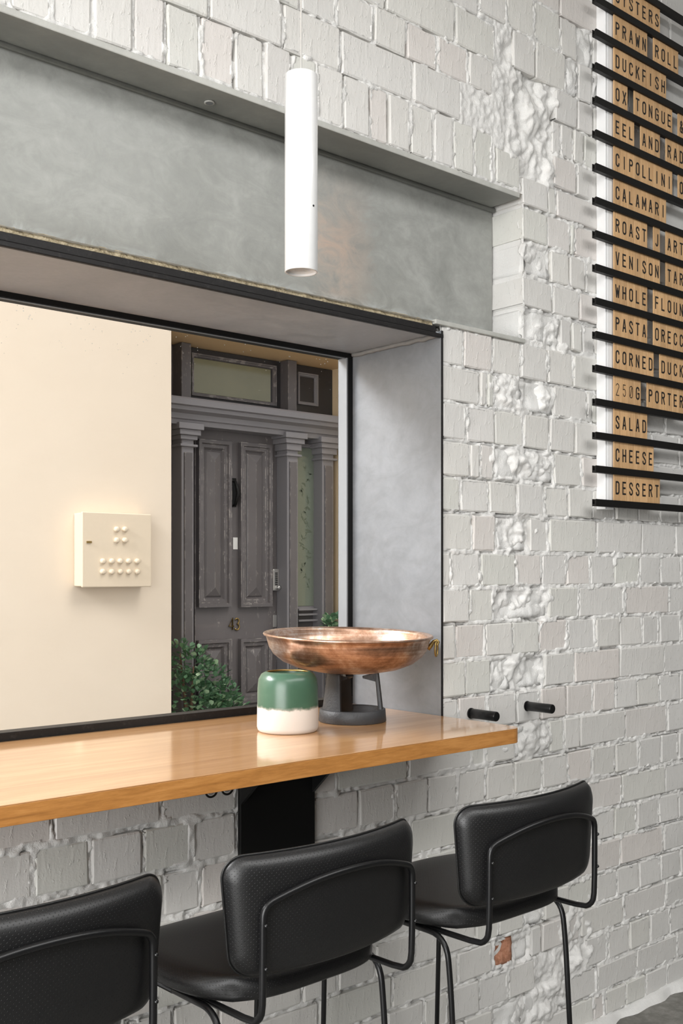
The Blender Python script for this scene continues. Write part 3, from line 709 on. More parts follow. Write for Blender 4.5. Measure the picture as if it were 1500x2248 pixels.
# ------------------------------------------------------------------ pendant lamp
DP = 1.60
px, pzt, pzb = RX(661.5, DP), RZ(661.5, 166, DP), RZ(661.5, 598, DP)
R0 = .0318; hgt_ = pzt-pzb
pd = empty('pendant_lamp', 'slim white cylindrical pendant lamp hanging in front of the steel beam', 'lamp', (px, DP-D0, pzb))
bm = bmesh.new(); lathe(bm, [(R0-.0035,.028),(R0-.0035,.001),(R0-.0025,0),(R0-.0006,0),(R0,.0008),(R0,hgt_-.001),(R0-.0012,hgt_),(.004,hgt_)], 64, False, True); mesh_obj('shade', bm, M['pendant'], pd, True)
bm = bmesh.new(); lathe(bm, [(R0-.004,.004),(R0-.006,.007),(R0-.010,.009),(.0001,.0095)], 48); mesh_obj('reflector', bm, M['pendant_in'], pd, True)
bm = bmesh.new(); lathe(bm, [(.019,.006),(.0185,.0045),(.012,.0035),(.0001,.003)], 40); mesh_obj('lens', bm, glass('lamp_lens', (.9,.9,.9), .9, False), pd, True)
bm = bmesh.new(); tube(bm, [(0,0,hgt_-.002),(0,0,3.55-pzb)], .0016, 8); mesh_obj('cord', bm, M['cord'], pd, True)
bm = bmesh.new(); bmesh.ops.create_uvsphere(bm, u_segments=12, v_segments=8, radius=.0021); o = mesh_obj('set_screw', bm, M['screw'], pd); a = math.radians(-41.2-90+49)
o.location = (R0*math.cos(a), R0*math.sin(a), RZ(694, 469, DP)-pzb)
# ------------------------------------------------------------------ green dipped pot
pt = empty('ceramic_pot', 'round ceramic pot dipped in glossy green glaze over a bare cream base', 'pot', (RX(632,1.95), 1.95-D0, CT))
bm = bmesh.new(); rp = .0715; hp = .139
prof = [(.0001,.001),(rp-.006,.0005),(rp-.002,.004),(rp,.012),(rp-.0005,.06),(rp-.0012,.10),(rp-.0035,.121),(rp-.010,.133),(rp-.020,.1385),(rp-.023,.139),(rp-.0245,.137),(rp-.0245,.130)]
lathe(bm, prof, 64); mesh_obj('body', bm, M['pot'], pt, True)
bm = bmesh.new(); lathe(bm, [(rp-.0225,.1388),(rp-.0245,.1385),(rp-.0255,.135),(rp-.012,.125),(rp-.010,.02),(.0001,.018)], 64); mesh_obj('brass_lining', bm, M['brass'], pt, True)
# ------------------------------------------------------------------ iron stand and copper bowl
sx, sy = RX(774, 1.975), 1.975-D0
st = empty('iron_stand', 'black cast-iron ring stand with tapering legs under the copper bowl', 'stand', (sx, sy, CT))
rb = .083
bm = bmesh.new(); lathe(bm, [(rb-.013,.0),(rb-.001,.0),(rb+.001,.002),(rb-.001,.030),(rb-.003,.0315),(rb-.010,.0315),(rb-.012,.029),(rb-.014,.004),(rb-.013,.0)], 64)
mesh_obj('base_ring', bm, M['cast'], st, True)
SHT = .1205
def stand_leg(ang, wb, wt):
    bm = bmesh.new(); rows = []
    for k in range(13):
        t_ = k/12; z = .004+(SHT-.004)*t_; rr = rb-.003-.014*t_**1.0; w_ = wt+(wb-wt)*(1-t_)**1.0
        if t_ < .22: w_ = wb*1.0+(1-t_/.22)**2*.0
        rows.append([(s, q) for q in (0, -.009) for s in (-1, 1)])
        vv = []
        for q in (0, -.0085):
            for s in (-1, -.33, .33, 1):
                a = ang+s*w_/rb/1.0*.5*(rb/max(rr,.03)); vv.append(bm.verts.new(((rr+q)*math.cos(a), (rr+q)*math.sin(a), z)))
        rows[-1] = vv
    for a, b in zip(rows, rows[1:]):
        for k in range(3): bm.faces.new((a[k],a[k+1],b[k+1],b[k])); bm.faces.new((a[4+k],b[4+k],b[5+k],a[5+k]))
        bm.faces.new((a[0],b[0],b[4],a[4])); bm.faces.new((a[3],a[7],b[7],b[3]))
    for r_ in (rows[0], rows[-1]): bm.faces.new((r_[0],r_[1],r_[2],r_[3],r_[7],r_[6],r_[5],r_[4]))
    mesh_obj('leg', bm, M['cast'], st, True, .001)
    # inward lug that carries the bowl
    bm = bmesh.new(); rt = rb-.020
    pr = [(rt, SHT), (rt, SHT-.024), (rt-.038, SHT-.014), (rt-.038, SHT-.010)]
    for s in (-1, 1):
        pass
    A = []; B = []
    ca, sa = math.cos(ang), math.sin(ang)
    for q, z in pr:
        A.append(bm.verts.new((q*ca-.010*-sa, q*sa-.010*ca, z))); B.append(bm.verts.new((q*ca+.010*-sa, q*sa+.010*ca, z)))
    bm.faces.new(A); bm.faces.new(B[::-1])
    for i in range(4): bm.faces.new((A[i-1], A[i], B[i], B[i-1]))
    mesh_obj('lug', bm, M['cast'], st)
vd = math.radians(-90-41.2)+math.radians(0)         # towards the camera
right = vd+math.pi/2
stand_leg(vd-math.radians(50), .078, .048); stand_leg(vd+math.radians(90), .062, .040); stand_leg(vd+math.radians(196), .050, .024)
bw = empty('copper_bowl', 'wide shallow worn copper bowl with a brass ring handle on the black stand', 'bowl', (RX(763,1.975), 1.975-D0, CT+.123))
bw.rotation_euler = (math.radians(1.9), 0, 0)
bm = bmesh.new(); Rb = .207
outp = [(.0001,0),(.05,.0005),(.09,.004),(.130,.0125),(.162,.026),(.184,.043),(.195,.060),(.200,.076),(.203,.086)]
inp = [(.198,.088),(.195,.076),(.190,.062),(.179,.046),(.158,.030),(.127,.017),(.088,.0085),(.05,.005),(.0001,.0045)]
lathe(bm, outp+[(.2075,.0885),(.2085,.0915),(.206,.0945),(.2015,.0935),(.1985,.090)]+inp, 96); mesh_obj('body', bm, M['copper'], bw, True)
bm = bmesh.new(); tube(bm, [(.2065*math.cos(a), .2065*math.sin(a), .0915) for a in [2*math.pi*k/96 for k in range(96)]], .0036, 8, closed=True); mesh_obj('rolled_rim', bm, M['copper'], bw, True)
for a in (right,):
    ca, sa = math.cos(a), math.sin(a)
    def L3(r_, s, z): return (r_*ca-s*sa, r_*sa+s*ca, z)
    bm = bmesh.new(); tube(bm, [L3(.197,0,.060), L3(.206,0,.071), L3(.212,0,.080), L3(.219,0,.083), L3(.2235,0,.078), L3(.221,0,.071), L3(.2155,0,.069)], [.006,.0055,.004,.0035,.0033,.003,.0025], 10)
    h = mesh_obj('handle_bracket', bm, M['brass'], bw, True)
    bm = bmesh.new(); tube(bm, [L3(.2185+.004*math.sin(q), .0105*math.sin(q), .0620+.0185*math.cos(q)) for q in [2*math.pi*k/32 for k in range(32)]], .0026, 10, closed=True); mesh_obj('ring_handle', bm, M['brass'], bw, True)
# ------------------------------------------------------------------ stools
def back_y(x): return -.24+.030*(x/.18)**2
def uvset(me, fn):
    uv = me.uv_layers.new(name='UVMap')
    for l in me.loops: co_ = me.vertices[l.vertex_index].co; uv.data[l.index].uv = fn(co_)
def superell(t, n): c, s = math.cos(t), math.sin(t); return math.copysign(abs(c)**(2/n), c), math.copysign(abs(s)**(2/n), s)
def pad(outline, prof, ctr_fn):
    """outline: list of (a,b) unit positions; prof: list of (scale inset, offset). Builds closed pad: rings from back face centre to the front face centre"""
def make_stool():
    root = empty('bar_stool', '', 'stool', (0,0,0), 'bar stools at the window counter')
    # backrest : rounded rectangle in (x,z) swept through thickness, bent round the sitter
    hw, hh, zc, rc = .2125, .0955, .818, .036
    def outline(ins, n=10):
        w_, h_, r_ = hw-ins, hh-ins, max(.006, rc-ins*.55); pts = []
        for cx_, cz_, a0 in ((w_-r_,h_-r_,0),(-w_+r_,h_-r_,90),(-w_+r_,-h_+r_,180),(w_-r_,-h_+r_,270)):
            for k in range(n+1): a = math.radians(a0+90*k/n); pts.append((cx_+r_*math.cos(a), cz_+r_*math.sin(a)))
        res = []                               # subdivide the straight runs
        for i, p in enumerate(pts):
            q = pts[(i+1) % len(pts)]; res.append(p); dd = math.hypot(q[0]-p[0], q[1]-p[1]); m = int(dd/.028)
            for k in range(1, m+1): res.append((p[0]+(q[0]-p[0])*k/(m+1), p[1]+(q[1]-p[1])*k/(m+1)))
        return res
    base = outline(0)
    def ringpts(scale_in, off):
        out_ = []
        for x, z in base:
            f = 1
            X_ = x*(1-scale_in*(1+(hw/hh-1)*(scale_in/hh)**2)/hw) ; Z_ = z*(1-scale_in/hh)
            tap = 1-.09*(1-(Z_/hh+1)/2)               # a little narrower at the bottom
            out_.append((X_*tap, back_y(X_)+off, zc+Z_))
        return out_
    T = .036
    prof = [(.055,.0),(.045,.0002),(.026,.0012),(.014,.0045),(.006,.010),(.0015,.017),(0,.0245),(.0005,.0285),(.0042,.0305),(.012,.0345),(.03,.0365),(.055,.037)]
    bm = bmesh.new(); rings = [[bm.verts.new(p) for p in ringpts(s, o)] for s, o in prof]
    n = len(base)
    for a, b in zip(rings, rings[1:]):
        for k in range(n): bm.faces.new((a[k], a[(k+1)%n], b[(k+1)%n], b[k]))
    zs_ = [p[1] for p in base]; st_ = next(i for i in range(n) if zs_[i] > 0 and zs_[i-1] <= 0)
    cyc = [(st_+i) % n for i in range(n)]; ok_ = lambda i: abs(abs(base[i][0])-hw) > 1e-6 or abs(abs(base[i][1])-(hh-rc)) < 1e-6
    top = [i for i in cyc if zs_[i] > 0 and ok_(i)]; bot = [i for i in cyc if zs_[i] <= 0 and ok_(i)][::-1]; assert len(top) == len(bot)
    for r_ in (rings[0], rings[-1]):            # close the flat middle with strips
        for k in range(min(len(top), len(bot))-1): bm.faces.new((r_[top[k]], r_[top[k+1]], r_[bot[k+1]], r_[bot[k]]))
    bk = mesh_obj('backrest', bm, M['leather'], root, True)
    nrm_ = []
    for i in range(n):
        p0, p1 = base[i-1], base[(i+1) % n]; d = Vector((p1[0]-p0[0], p1[1]-p0[1])).normalized(); nrm_.append((d.y, -d.x))
    ext, acc = [], 0.0
    for k, (si, so_) in enumerate(prof):
        if k: ds = abs(si-prof[k-1][0]); acc += math.hypot(ds, so_-prof[k-1][1])-ds
        ext.append(acc)
    ul = bk.data.uv_layers.new(name='UVMap')
    for l in bk.data.loops:
        k, i = divmod(l.vertex_index, n); c = bk.data.vertices[l.vertex_index].co
        ul.data[l.index].uv = (c.x*1.03+nrm_[i][0]*ext[k], c.z+nrm_[i][1]*ext[k])
    bm = bmesh.new(); tube(bm, [Vector(p) for p in ringpts(-.0008, .0265)], .0021, 6, closed=True); mesh_obj('piping', bm, M['piping'], bk, True)
    # seat
    sw, y0, y1, ztop = .212, -.175, .235, .705
    bm = bmesh.new(); na, nb = 26, 26; G = {}
    def seat_pt(a, b, lay):
        # a,b in -1..1 ; squircle mapping
        x = a*math.sqrt(max(0, 1-.38*b*b*b*b)) ; y = b*math.sqrt(max(0, 1-.38*a*a*a*a))
        X_ = x*sw*(1.0-.06*(b < 0)*b*b); Yc = (y0+y1)/2+y*(y1-y0)/2
        ed = max(abs(a), abs(b)); q = max(0, (ed-.80)/.20)
        dish = -.006*(1-a*a)*(1-b*b)
        fr = max(0, (b-.35)/.65); drop = -.030*fr**2.2
        if lay == 0: z = ztop+dish+drop-.017*(1-math.sqrt(max(0,1-q*q)))
        else: z = ztop-.044+drop*.9+.011*(1-math.sqrt(max(0,1-q*q)))
        return (X_, Yc, z)
    for lay in (0, 1):
        for i in range(na+1):
            for j in range(nb+1):
                a = -1+2*i/na; b = -1+2*j/nb
                a = math.sin(a*math.pi/2)*.35+a*.65; b = math.sin(b*math.pi/2)*.35+b*.65
                G[lay,i,j] = bm.verts.new(seat_pt(a, b, lay))
    for lay in (0, 1):
        for i in range(na):
            for j in range(nb): bm.faces.new((G[lay,i,j],G[lay,i+1,j],G[lay,i+1,j+1],G[lay,i,j+1]))
    per = [(i,0) for i in range(na)]+[(na,j) for j in range(nb)]+[(i,nb) for i in range(na,0,-1)]+[(0,j) for j in range(nb,0,-1)]
    for p, q in zip(per, per[1:]+per[:1]): bm.faces.new((G[0,p[0],p[1]],G[0,q[0],q[1]],G[1,q[0],q[1]],G[1,p[0],p[1]]))
    s = mesh_obj('seat', bm, M['leather'], root, True); uvset(s.data, lambda c: (c.x+(math.copysign(max(0, ztop-c.z), c.x) if abs(c.x)/sw > abs(c.y-.03)/.205 else 0), c.y+(math.copysign(max(0, ztop-c.z), c.y) if abs(c.x)/sw <= abs(c.y-.03)/.205 else 0)))
    bm = bmesh.new(); box(bm, -.15, .15, -.10, .12, .6588, .668); mesh_obj('seat_board', bm, M['black_matte'], root, bevel=.002)
    # back hoop : one bent tube from under the seat, round the back and down again
    zr = .652; xu = .168; yu = -.222; rt = .0058
    left = [(-xu, .10, zr), (-xu, yu, zr), (-xu, yu, .842)]
    pts = fillet([(-xu,.12,zr),(-xu,yu,zr),(-xu,yu,.80)], .040)
    topc = []
    for k in range(25):                        # over the top, following the pad
        q = -1+2*k/24; x = q*(xu-.0); z = .874-.034*abs(q)**2.2-.045*max(0, abs(q)-.86)**1*1.8
        topc.append((x*.985, back_y(x)-.0085+.0, z))
    arcL = fillet([(-xu,yu,.80),(-xu,back_y(xu)-.0085,.842),topc[3]], .03)
    arcR = [(-p[0], p[1], p[2]) for p in arcL][::-1]
    rightp = [(-p[0], p[1], p[2]) for p in pts][::-1]
    path = [Vector(p) for p in pts]+[Vector(p) for p in arcL[1:]]+[Vector(p) for p in topc[4:-4]]+[Vector(p) for p in arcR[:-1]]+[Vector(p) for p in rightp]
    cl = [path[0]]
    for p in path[1:]:
        if (p-cl[-1]).length > .002: cl.append(p)
    for _ in range(2): cl = [cl[0]]+[(cl[i-1]+cl[i]*2+cl[i+1])/4 for i in range(1, len(cl)-1)]+[cl[-1]]
    bm = bmesh.new(); tube(bm, cl, rt, 12); mesh_obj('back_hoop', bm, M['black_tube'], root, True)
    for sx_ in (-1, 1):
        for z in (.745, .812):
            bm = bmesh.new(); bmesh.ops.create_uvsphere(bm, u_segments=10, v_segments=6, radius=.0034)
            o = mesh_obj('screw', bm, M['screw'], root); o.location = (sx_*xu+.001, yu-.0065, z)
    # legs: front and rear leg on each side are one bent tube each; front foot rail joins them
    for sx_ in (-1, 1):
        xr = sx_*.183
        bm = bmesh.new(); tube(bm, fillet([(xr,.0,zr),(xr,-.126,zr),(xr,-.137,.56),(xr,-.172,0)], .045), rt, 12); mesh_obj('leg', bm, M['black_tube'], root, True)
        bm = bmesh.new(); tube(bm, fillet([(xr,.0,zr-.0005),(xr,.225,zr),(xr,.233,.56),(xr,.250,0)], .045), rt, 12); mesh_obj('leg', bm, M['black_tube'], root, True)
        bm = bmesh.new(); tube(bm, [(xr,.243,.225),(xr,-.158,.225)], .005, 10); mesh_obj('side_rail', bm, M['black_tube'], root, True)
    for z, y, x in ((.205,.2435,.183),):
        bm = bmesh.new(); tube(bm, [(-x,y,z),(x,y,z)], rt, 12); mesh_obj('foot_rail', bm, M['black_tube'], root, True)
    bm = bmesh.new(); tube(bm, [(-.183,.02,zr),(.183,.02,zr)], .006, 10); mesh_obj('cross_bar', bm, M['black_tube'], root, True)
    return root
def copy_tree(o, parent=None):
    c = o.copy(); COL.objects.link(c); c.parent = parent
    for ch in list(o.children): copy_tree(ch, c)
    return c
labels = ['black perforated-leather bar stool nearest the camera, cut off by the left and bottom edges',
          'black perforated-leather bar stool in the middle, its back in front of the black bracket',
          'black perforated-leather bar stool farthest right, past the end of the counter']
proto = make_stool()
for i, (x, y, rz) in enumerate(((.634,-.352,.01), (1.158,-.350,.03), (1.697,-.350,.01))):
    o = proto if i == 0 else copy_tree(proto)
    o.location = (x, y, 0); o.rotation_euler = (0,0,rz); o['label'] = labels[i]
# ------------------------------------------------------------------ across the lane
DC, DD = 6.2, 6.7
YC, YD = DC-D0, DD-D0
xl = RX(376, DC)                                # left corner of the porch
xr = RX(738, DD)                                # right return of the porch
zsof = H+.2509*DD
fw = empty('wall_outside', 'cream rendered house front across the lane with a recessed porch', None, kind='structure')
bx('facade', -9, xl, YC, YC+1.2, .06, 6.5, M['cream'], fw); bx('facade', xl, xr, YC, YC+1.2, zsof+.012, 6.5, M['cream'], fw)
bx('facade', xr, 13, YC, YC+1.2, .06, 6.5, M['cream'], fw)
bx('porch_soffit', xl, xr+.0, YC+.003, YD+.3, zsof, zsof+.011, M['recess'], fw)
bx('porch_return', xr-.006, xr-.0005, YC+.003, YD+.3, .06, zsof, M['return'], fw)
bx('porch_back', xl, xr-.007, YD+.20, YD+.26, .06, zsof-.001, M['door_dark'], fw)  # recess shade in the gaps beside the door, put in as near-black colour
bx('porch_step', xl+.001, xr-.008, YC+.02, YD+.19, .05, H-1.30, M['lane'], fw)
# meter box
mbx = [P(182,1124,DC-.12), P(332,1287,DC-.12)]
mz0, mz1 = RZ(255,1289,DC-.12), RZ(255,1126,DC-.12); mx0, mx1 = mbx[0].x, mbx[1].x
mt = empty('meter_box', 'cream metal meter box with rows of small knobs on the cream wall outside', 'meter box', ((mx0+mx1)/2, YC, mz0))
w2, mh = (mx1-mx0)/2, mz1-mz0
bx('case', -w2, w2, -.10, -.001, .006, mh-.006, M['cream_box'], mt, .006)
bx('door_panel', -w2-.004, w2+.004, -.118, -.101, 0, mh, M['cream_box'], mt, .006)
def mpos(u, v): return RX(u, DC-.12)-(mx0+mx1)/2, RZ(u, v, DC-.12)-mz0
kb = bmesh.new(); lathe(kb, [(.0001,.022),(.011,.0215),(.015,.019),(.017,.012),(.018,0)], 20)
bmesh.ops.rotate(kb, verts=kb.verts, matrix=Matrix.Rotation(math.pi/2, 3, 'X')); bmesh.ops.recalc_face_normals(kb, faces=kb.faces)
km = bpy.data.meshes.new('knob'); kb.to_mesh(km); kb.free(); km.materials.append(M['cream_box']); km.shade_smooth()
for u, v in [(256,1162),(274,1162),(256,1186),(274,1186)]+[(u, v) for v in (1232,1255) for u in (225.5,245,263.5,282,301)]:
    o = bpy.data.objects.new('knob', km); COL.objects.link(o); o.parent = mt; x, z = mpos(u, v); o.location = (x, -.118, z)
x, z = mpos(196, 1190); bx('latch', x-.018, x+.014, -.128, -.118, z-.006, z+.006, M['brass'], mt)
# ------------------------------------------------------------------ house door
dr = empty('door_1', 'dark worn panelled front door with columns, sidelights and fanlight across the lane', None, kind='structure')
def pb(name, u0, u1, v0, v1, D, thick, mat=None, parent=None, bevel=.004, uref=520):
    """box whose front face covers the pixel rectangle at distance D"""
    z0, z1 = RZ(uref, v1, D), RZ(uref, v0, D)
    return bx(name, RX(u0, D), RX(u1, D), D-D0, D-D0+thick, z0, z1, mat or M['door'], parent or dr, bevel)
zc0 = lambda v, D, u=520: RZ(u, v, D)
def frame_rect(name, x0, x1, z0, z1, y, wd, dp, mat, parent, inner=None):
    """raised moulding: stepped frame"""
    bm = bmesh.new()
    steps = [(0, 0), (0, -dp), (wd*.35, -dp), (wd*.45, -dp*.55), (wd*.75, -dp*.55), (wd, .004)]
    rings = []
    for ins, dy in steps: rings.append([bm.verts.new((x, y+dy, z)) for x, z in ((x0+ins,z0+ins),(x1-ins,z0+ins),(x1-ins,z1-ins),(x0+ins,z1-ins))])
    for a, b in zip(rings, rings[1:]):
        for k in range(4): bm.faces.new((a[k],a[(k+1)%4],b[(k+1)%4],b[k]))
    return mesh_obj(name, bm, mat, parent)
def pyramid_panel(x0, x1, z0, z1, y, parent):
    bm = bmesh.new(); wd = (x1-x0)/2
    o_ = [bm.verts.new((x, y, z)) for x, z in ((x0,z0),(x1,z0),(x1,z1),(x0,z1))]
    e = .012; q = [bm.verts.new((x, y-.012, z)) for x, z in ((x0+e,z0+e),(x1-e,z0+e),(x1-e,z1-e),(x0+e,z1-e))]
    r1 = bm.verts.new(((x0+x1)/2, y-.032, z0+wd)); r2 = bm.verts.new(((x0+x1)/2, y-.032, z1-wd))
    for k in range(4): bm.faces.new((o_[k],o_[(k+1)%4],q[(k+1)%4],q[k]))
    bm.faces.new((q[0],q[1],r1)); bm.faces.new((q[1],q[2],r2,r1)); bm.faces.new((q[2],q[3],r2)); bm.faces.new((q[3],q[0],r1,r2))
    mesh_obj('raised_field', bm, M['door'], parent)
DL = DD+.08
zt_leaf = RZ(520, 925, DL); zb_leaf = H-1.29
leaf = bx('door_leaf', RX(428,DL), RX(614,DL), DL-D0, DL-D0+.05, zb_leaf, zt_leaf, M['door'], dr, .003)
yl = DL-D0
for u0, u1, v0, v1, us in ((434,506,967,1333,470),(526,595,974,1332,560),(433,506,1404,1542,470),(526,594,1401,1541,560)):
    x0, x1 = RX(u0, DL-.02), RX(u1, DL-.02); z1, z0 = RZ(us, v0, DL-.02), RZ(us, v1, DL-.02)
    fr = frame_rect('panel_moulding', x0, x1, z0, z1, yl, .075, .042, M['door'], leaf)
    pyramid_panel(x0+.076, x1-.076, z0+.076, z1-.076, yl-.001, leaf)
a, b = P(517,1055,DL-.05), P(517,1111,DL-.05)
bm = bmesh.new(); tube(bm, [(a.x,yl,a.z),(a.x,yl-.05,a.z-.01),(a.x+.01,yl-.075,(a.z+b.z)/2),(a.x,yl-.05,b.z+.01),(a.x,yl,b.z)], [.008,.012,.016,.012,.008], 10); mesh_obj('pull_handle', bm, M['black_matte'], leaf, True)
pb('handle_plate', 509,519,1050,1113, DL-.006,.006, M['black_matte'], leaf, .001)
pb('mail_label', 512,522,1180,1206, DL-.004,.004, M['paper'], leaf, 0)
kp = pb('keypad_lock', 600,614,1249,1297, DL-.04,.04, M['chrome'], leaf, .008, 605)
for k in range(7):
    p = P(607, 1258+k*4.2, DL-.043); bx('key', p.x-.010, p.x+.010, p.y-.004, p.y+.004, p.z-.004, p.z+.004, M['screw'], kp)
p = P(611,1290,DL-.05); bm = bmesh.new(); lathe(bm, [(.018,0),(.018,.02),(.012,.03),(.0001,.031)], 18); bmesh.ops.rotate(bm, verts=bm.verts, matrix=Matrix.Rotation(math.pi/2, 3, 'X')); o = mesh_obj('turn_knob', bm, M['chrome'], kp, True); o.location = (p.x, yl-.04, p.z)
pb('keyhole_plate', 600,608,1350,1377, DL-.008,.008, M['chrome'], leaf, .003, 605)
# brass house number 43
NUM = {'4': [[(.75,0),(.75,2),(0,.62),(1.0,.62)]], '3': [arc(.45,1.5,.45,.48,150,-80)+arc(.45,.52,.5,.52,80,-150)]}
for ch, u in (('4', 509), ('3', 521.5)):
    p = P(u, 1370, DL-.012); bm = bmesh.new()
    for pl in NUM[ch]: tube(bm, [(p.x+(q[0]-.5)*.045, yl-.008, p.z+(q[1]-1)*.045) for q in pl], .006, 6)
    mesh_obj('house_number', bm, M['brass'], leaf, True)
# surround
zB = H-1.30
def post(u0, u1, D, th, mat=None, v_top=925): return bx('pilaster', RX(u0,D), RX(u1,D), D-D0, D-D0+th, zB, RZ(520,v_top,D), mat or M['door_light'], dr, .006)
def zcap(v, u, D): return RZ(u, v, D)
DPi = DD-.06
for (s0, s1, c0, c1, u, vt, vb, vn) in ((399,426,396,446,420,931,966,976), (631,655,632,675,652,952,990,998), (708,733,706,741,722,962,998,1006)):
    x0, x1 = RX(s0,DPi), RX(s1,DPi); cx_ = (x0+x1)/2; w_ = (x1-x0)/2
    zt_ = RZ(u, vt, DPi); zb_ = RZ(u, vb, DPi); zn = RZ(u, vn, DPi)
    pil = bx('pilaster', x0, x1, DPi-D0, DPi-D0+.14, zB, zt_, M['door_light'], dr, .008)
    bx('fluted_face', x0+w_*.35, x1-w_*.35, DPi-D0-.012, DPi-D0-.001, zB+.25, zn-.06, M['door'], pil, .004)
    for k, (ex, z0, z1) in enumerate(((.055, zt_-.045, zt_), (.038, zt_-.085, zt_-.045), (.020, zb_, zt_-.085))):
        bx('capital', x0-ex, x1+ex, DPi-D0-ex, DPi-D0+.14, z0, z1, M['door_light'], pil, .004)
    bx('neck_ring', x0-.022, x1+.022, DPi-D0-.022, DPi-D0+.14, zn-.018, zn, M['door_light'], pil, .004)
    bx('plinth', x0-.02, x1+.02, DPi-D0-.02, DPi-D0+.14, zB, zB+.22, M['door_light'], pil, .004)
# cornice between door and fanlight
zA, zE = RZ(383, 872, DPi-.05), RZ(383, 928, DPi-.05); yq = DPi-D0; h_ = zA-zE
prof = [(.02,zE),(-.02,zE),(-.03,zE+.18*h_),(-.045,zE+.22*h_),(-.05,zE+.42*h_),(-.10,zE+.52*h_),(-.105,zE+.66*h_),(-.13,zE+.70*h_),(-.135,zE+.92*h_),(-.12,zE+h_),(.12,zE+h_),(.12,zE)]
bm = bmesh.new(); xa, xb = xl+.02, RX(746, DPi)
A = [bm.verts.new((xa, yq+y, z)) for y, z in prof]; B = [bm.verts.new((xb, yq+y, z)) for y, z in prof]
bm.faces.new(A); bm.faces.new(B[::-1])
for k in range(len(prof)): bm.faces.new((A[k-1],A[k],B[k],B[k-1]))
mesh_obj('cornice', bm, M['door_light'], dr)
# fanlight: posts, rails, panes
zf0, zf1 = zA, zsof-.002
def xb_(name, u0, u1, z0, z1, D, th, mat, parent=dr, bev=.004): return bx(name, RX(u0,D), RX(u1,D), D-D0, D-D0+th, z0, z1, mat, parent, bev)
xb_('fanlight_post', 399,420, zf0,zf1, DPi,.12, M['door']); xb_('fanlight_post', 633,652, zf0,zf1, DPi,.12, M['door'])
fs_ = xb_('fanlight_sash', 420,633, zf0+.001,zf1-.001, DD+.04,.03, M['door_dark'], dr)
bx('fanlight_pane', RX(421,DD), RX(600,DD), YD+.034, YD+.039, RZ(420,858,DD), RZ(420,782,DD), M['transom'], fs_)
frame_rect('sash_moulding', RX(420,DD+.03), RX(606,DD+.03), RZ(420,866,DD), RZ(420,772,DD), YD+.038, .03, .02, M['door'], fs_)
xb_('fanlight_sash', 652,736, zf0+.001,zf1-.001, DD+.04,.03, M['door_dark'], dr)
frame_rect('side_moulding', RX(655,DD+.02), RX(699,DD+.02), RZ(675,888,DD), RZ(675,818,DD), YD+.038, .03, .02, M['door_light'], dr)
# dark sidelights
sl = xb_('sidelight', 651,712, zB,zE, DD+.06,.03, M['door'], dr)
gz0, gz1 = RZ(675,1330,DD+.05), RZ(675,984,DD+.05)
gp = bx('sidelight_pane', RX(652,DD+.05), RX(700,DD+.05), YD+.052, YD+.058, gz0, gz1, M['sidelight'], sl)
frame_rect('sidelight_moulding', RX(650,DD+.04), RX(704,DD+.04), gz0-.03, gz1+.03, YD+.058, .03, .02, M['door_light'], sl)
r2 = random.Random(3)
bm = bmesh.new()
for k in range(26):
    v = 1030+k*10.2; cx_ = RX(671+8*math.sin(k*1.1), DD+.05); cz_ = RZ(671, v, DD+.05)
    for s in range(3):
        a = r2.uniform(0, 6.28); L = r2.uniform(.02,.042)
        p0 = Vector((cx_, YD+.0505, cz_)); d = Vector((math.cos(a),0,math.sin(a))); q = Vector((-d.z,0,d.x))
        bm.faces.new([bm.verts.new(p0+w_) for w_ in (Vector(), d*L*.5+q*L*.18, d*L, d*L*.5-q*L*.18)])
mesh_obj('etched_foliage', bm, M['motif'], sl)
for k, v in enumerate((1338,1349,1362)):
    z = RZ(675, v, DD+.02); bx('louvre', RX(653,DD+.02), RX(706,DD+.02), YD+.0, YD+.055, z-.008, z+.008, M['door_light'], sl, .003)
xb_('sidelight', 376,399, zB,zE, DD+.06,.03, M['door'], dr)
xb_('fanlight_sash', 376,399, zf0,zf1, DD+.06,.03, M['door'], dr)
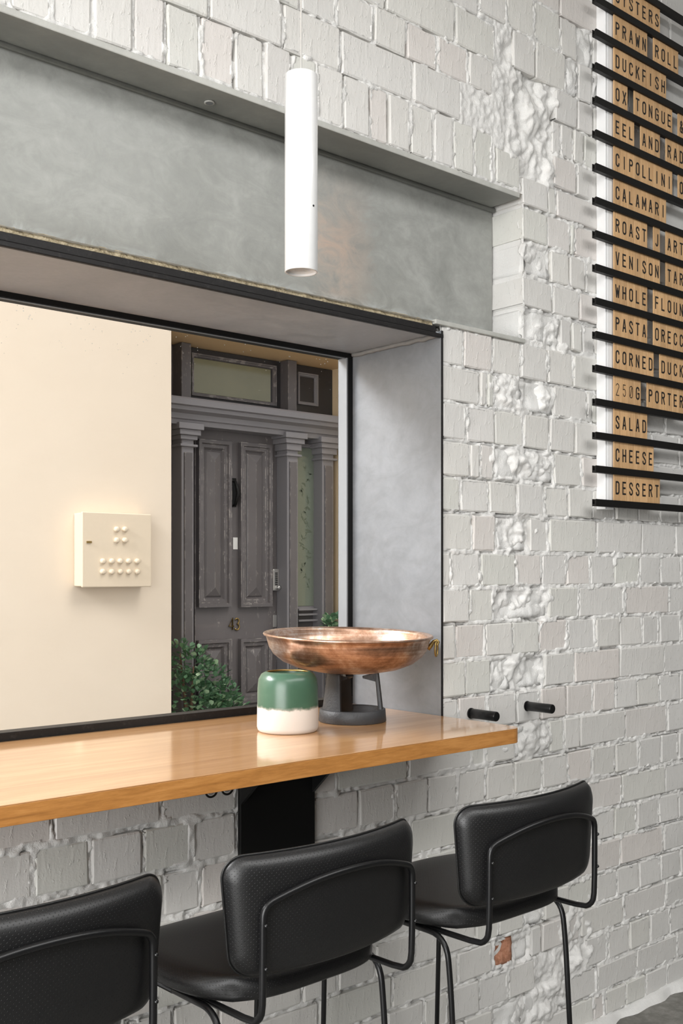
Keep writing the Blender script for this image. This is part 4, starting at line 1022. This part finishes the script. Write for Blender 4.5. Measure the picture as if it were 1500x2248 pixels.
# ------------------------------------------------------------------ shrubs
lb = bmesh.new()
vs = [lb.verts.new(p) for p in ((0,0,0),(.35,-.32,.06),(.75,-.34,.06),(1,0,-.05),(.75,.34,.06),(.35,.32,.06),(.5,0,-.04))]
for k in range(6): lb.faces.new((vs[k], vs[(k+1)%6], vs[6]))
lm = bpy.data.meshes.new('leaf'); lb.to_mesh(lm); lb.free(); lm.materials.append(M['leaf']); lm.shade_smooth()
def shrub(loc, lobes, nleaf, size, label, seed, extra=0):
    rr = random.Random(seed); root = empty('leafy_shrub', label, 'shrub', loc, 'shrubs at the porch')
    bm = bmesh.new()
    for cx_, cy_, cz_, r_ in lobes:
        tube(bm, [(0,0,0),(cx_*.5,cy_*.5,cz_*.55),(cx_,cy_,cz_)], [.02,.013,.006], 6)
    mesh_obj('stem', bm, M['stem'], root, True)
    def lf():
        cx_, cy_, cz_, r_ = rr.choices(lobes, [l[3]**2 for l in lobes])[0]
        d = Vector((rr.gauss(0,1), rr.gauss(0,1)-.5, rr.gauss(0,1)+.35)).normalized()
        p = Vector((cx_,cy_,cz_))+d*r_*rr.uniform(.72,1.05)
        q = (d+Vector((rr.uniform(-.7,.7),rr.uniform(-.7,.7),rr.uniform(-.2,.8)))).to_track_quat('X','Z')
        return p, q
    for k in range(nleaf):
        o = bpy.data.objects.new('leaf', lm); COL.objects.link(o); o.parent = root; p, q = lf()
        o.location = p; o.rotation_mode = 'QUATERNION'; o.rotation_quaternion = q; s = size*rr.uniform(.7,1.2); o.scale = (s,s,s)
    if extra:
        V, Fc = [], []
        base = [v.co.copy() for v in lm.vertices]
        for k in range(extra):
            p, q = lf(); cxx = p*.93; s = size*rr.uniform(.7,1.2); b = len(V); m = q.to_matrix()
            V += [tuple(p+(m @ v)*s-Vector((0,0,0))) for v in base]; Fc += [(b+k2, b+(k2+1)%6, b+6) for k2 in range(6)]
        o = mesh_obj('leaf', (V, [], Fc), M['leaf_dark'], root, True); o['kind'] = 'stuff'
sh = P(372, 1600, DC+.22)
shrub((sh.x+.20, sh.y+.05, .06), [(-.04,0,.42,.16),(.02,-.02,.62,.13),(-.08,0,.72,.08),(.16,0,.50,.14),(.27,-.03,.36,.13),(.05,0,.30,.20),(.35,0,.24,.14),(.20,0,.20,.2)], 290, .048, 'dense jade-green shrub at the foot of the dark door, left side', 5, 900)
s2 = P(733, 1375, DC+.3)
shrub((s2.x, s2.y, .06), [(0,0,s2.z-.08,.12),(.05,0,s2.z-.2,.14),(-.07,0,s2.z-.25,.12)], 110, .06, 'small green shrub showing above the copper bowl, right of the door', 9, 150)
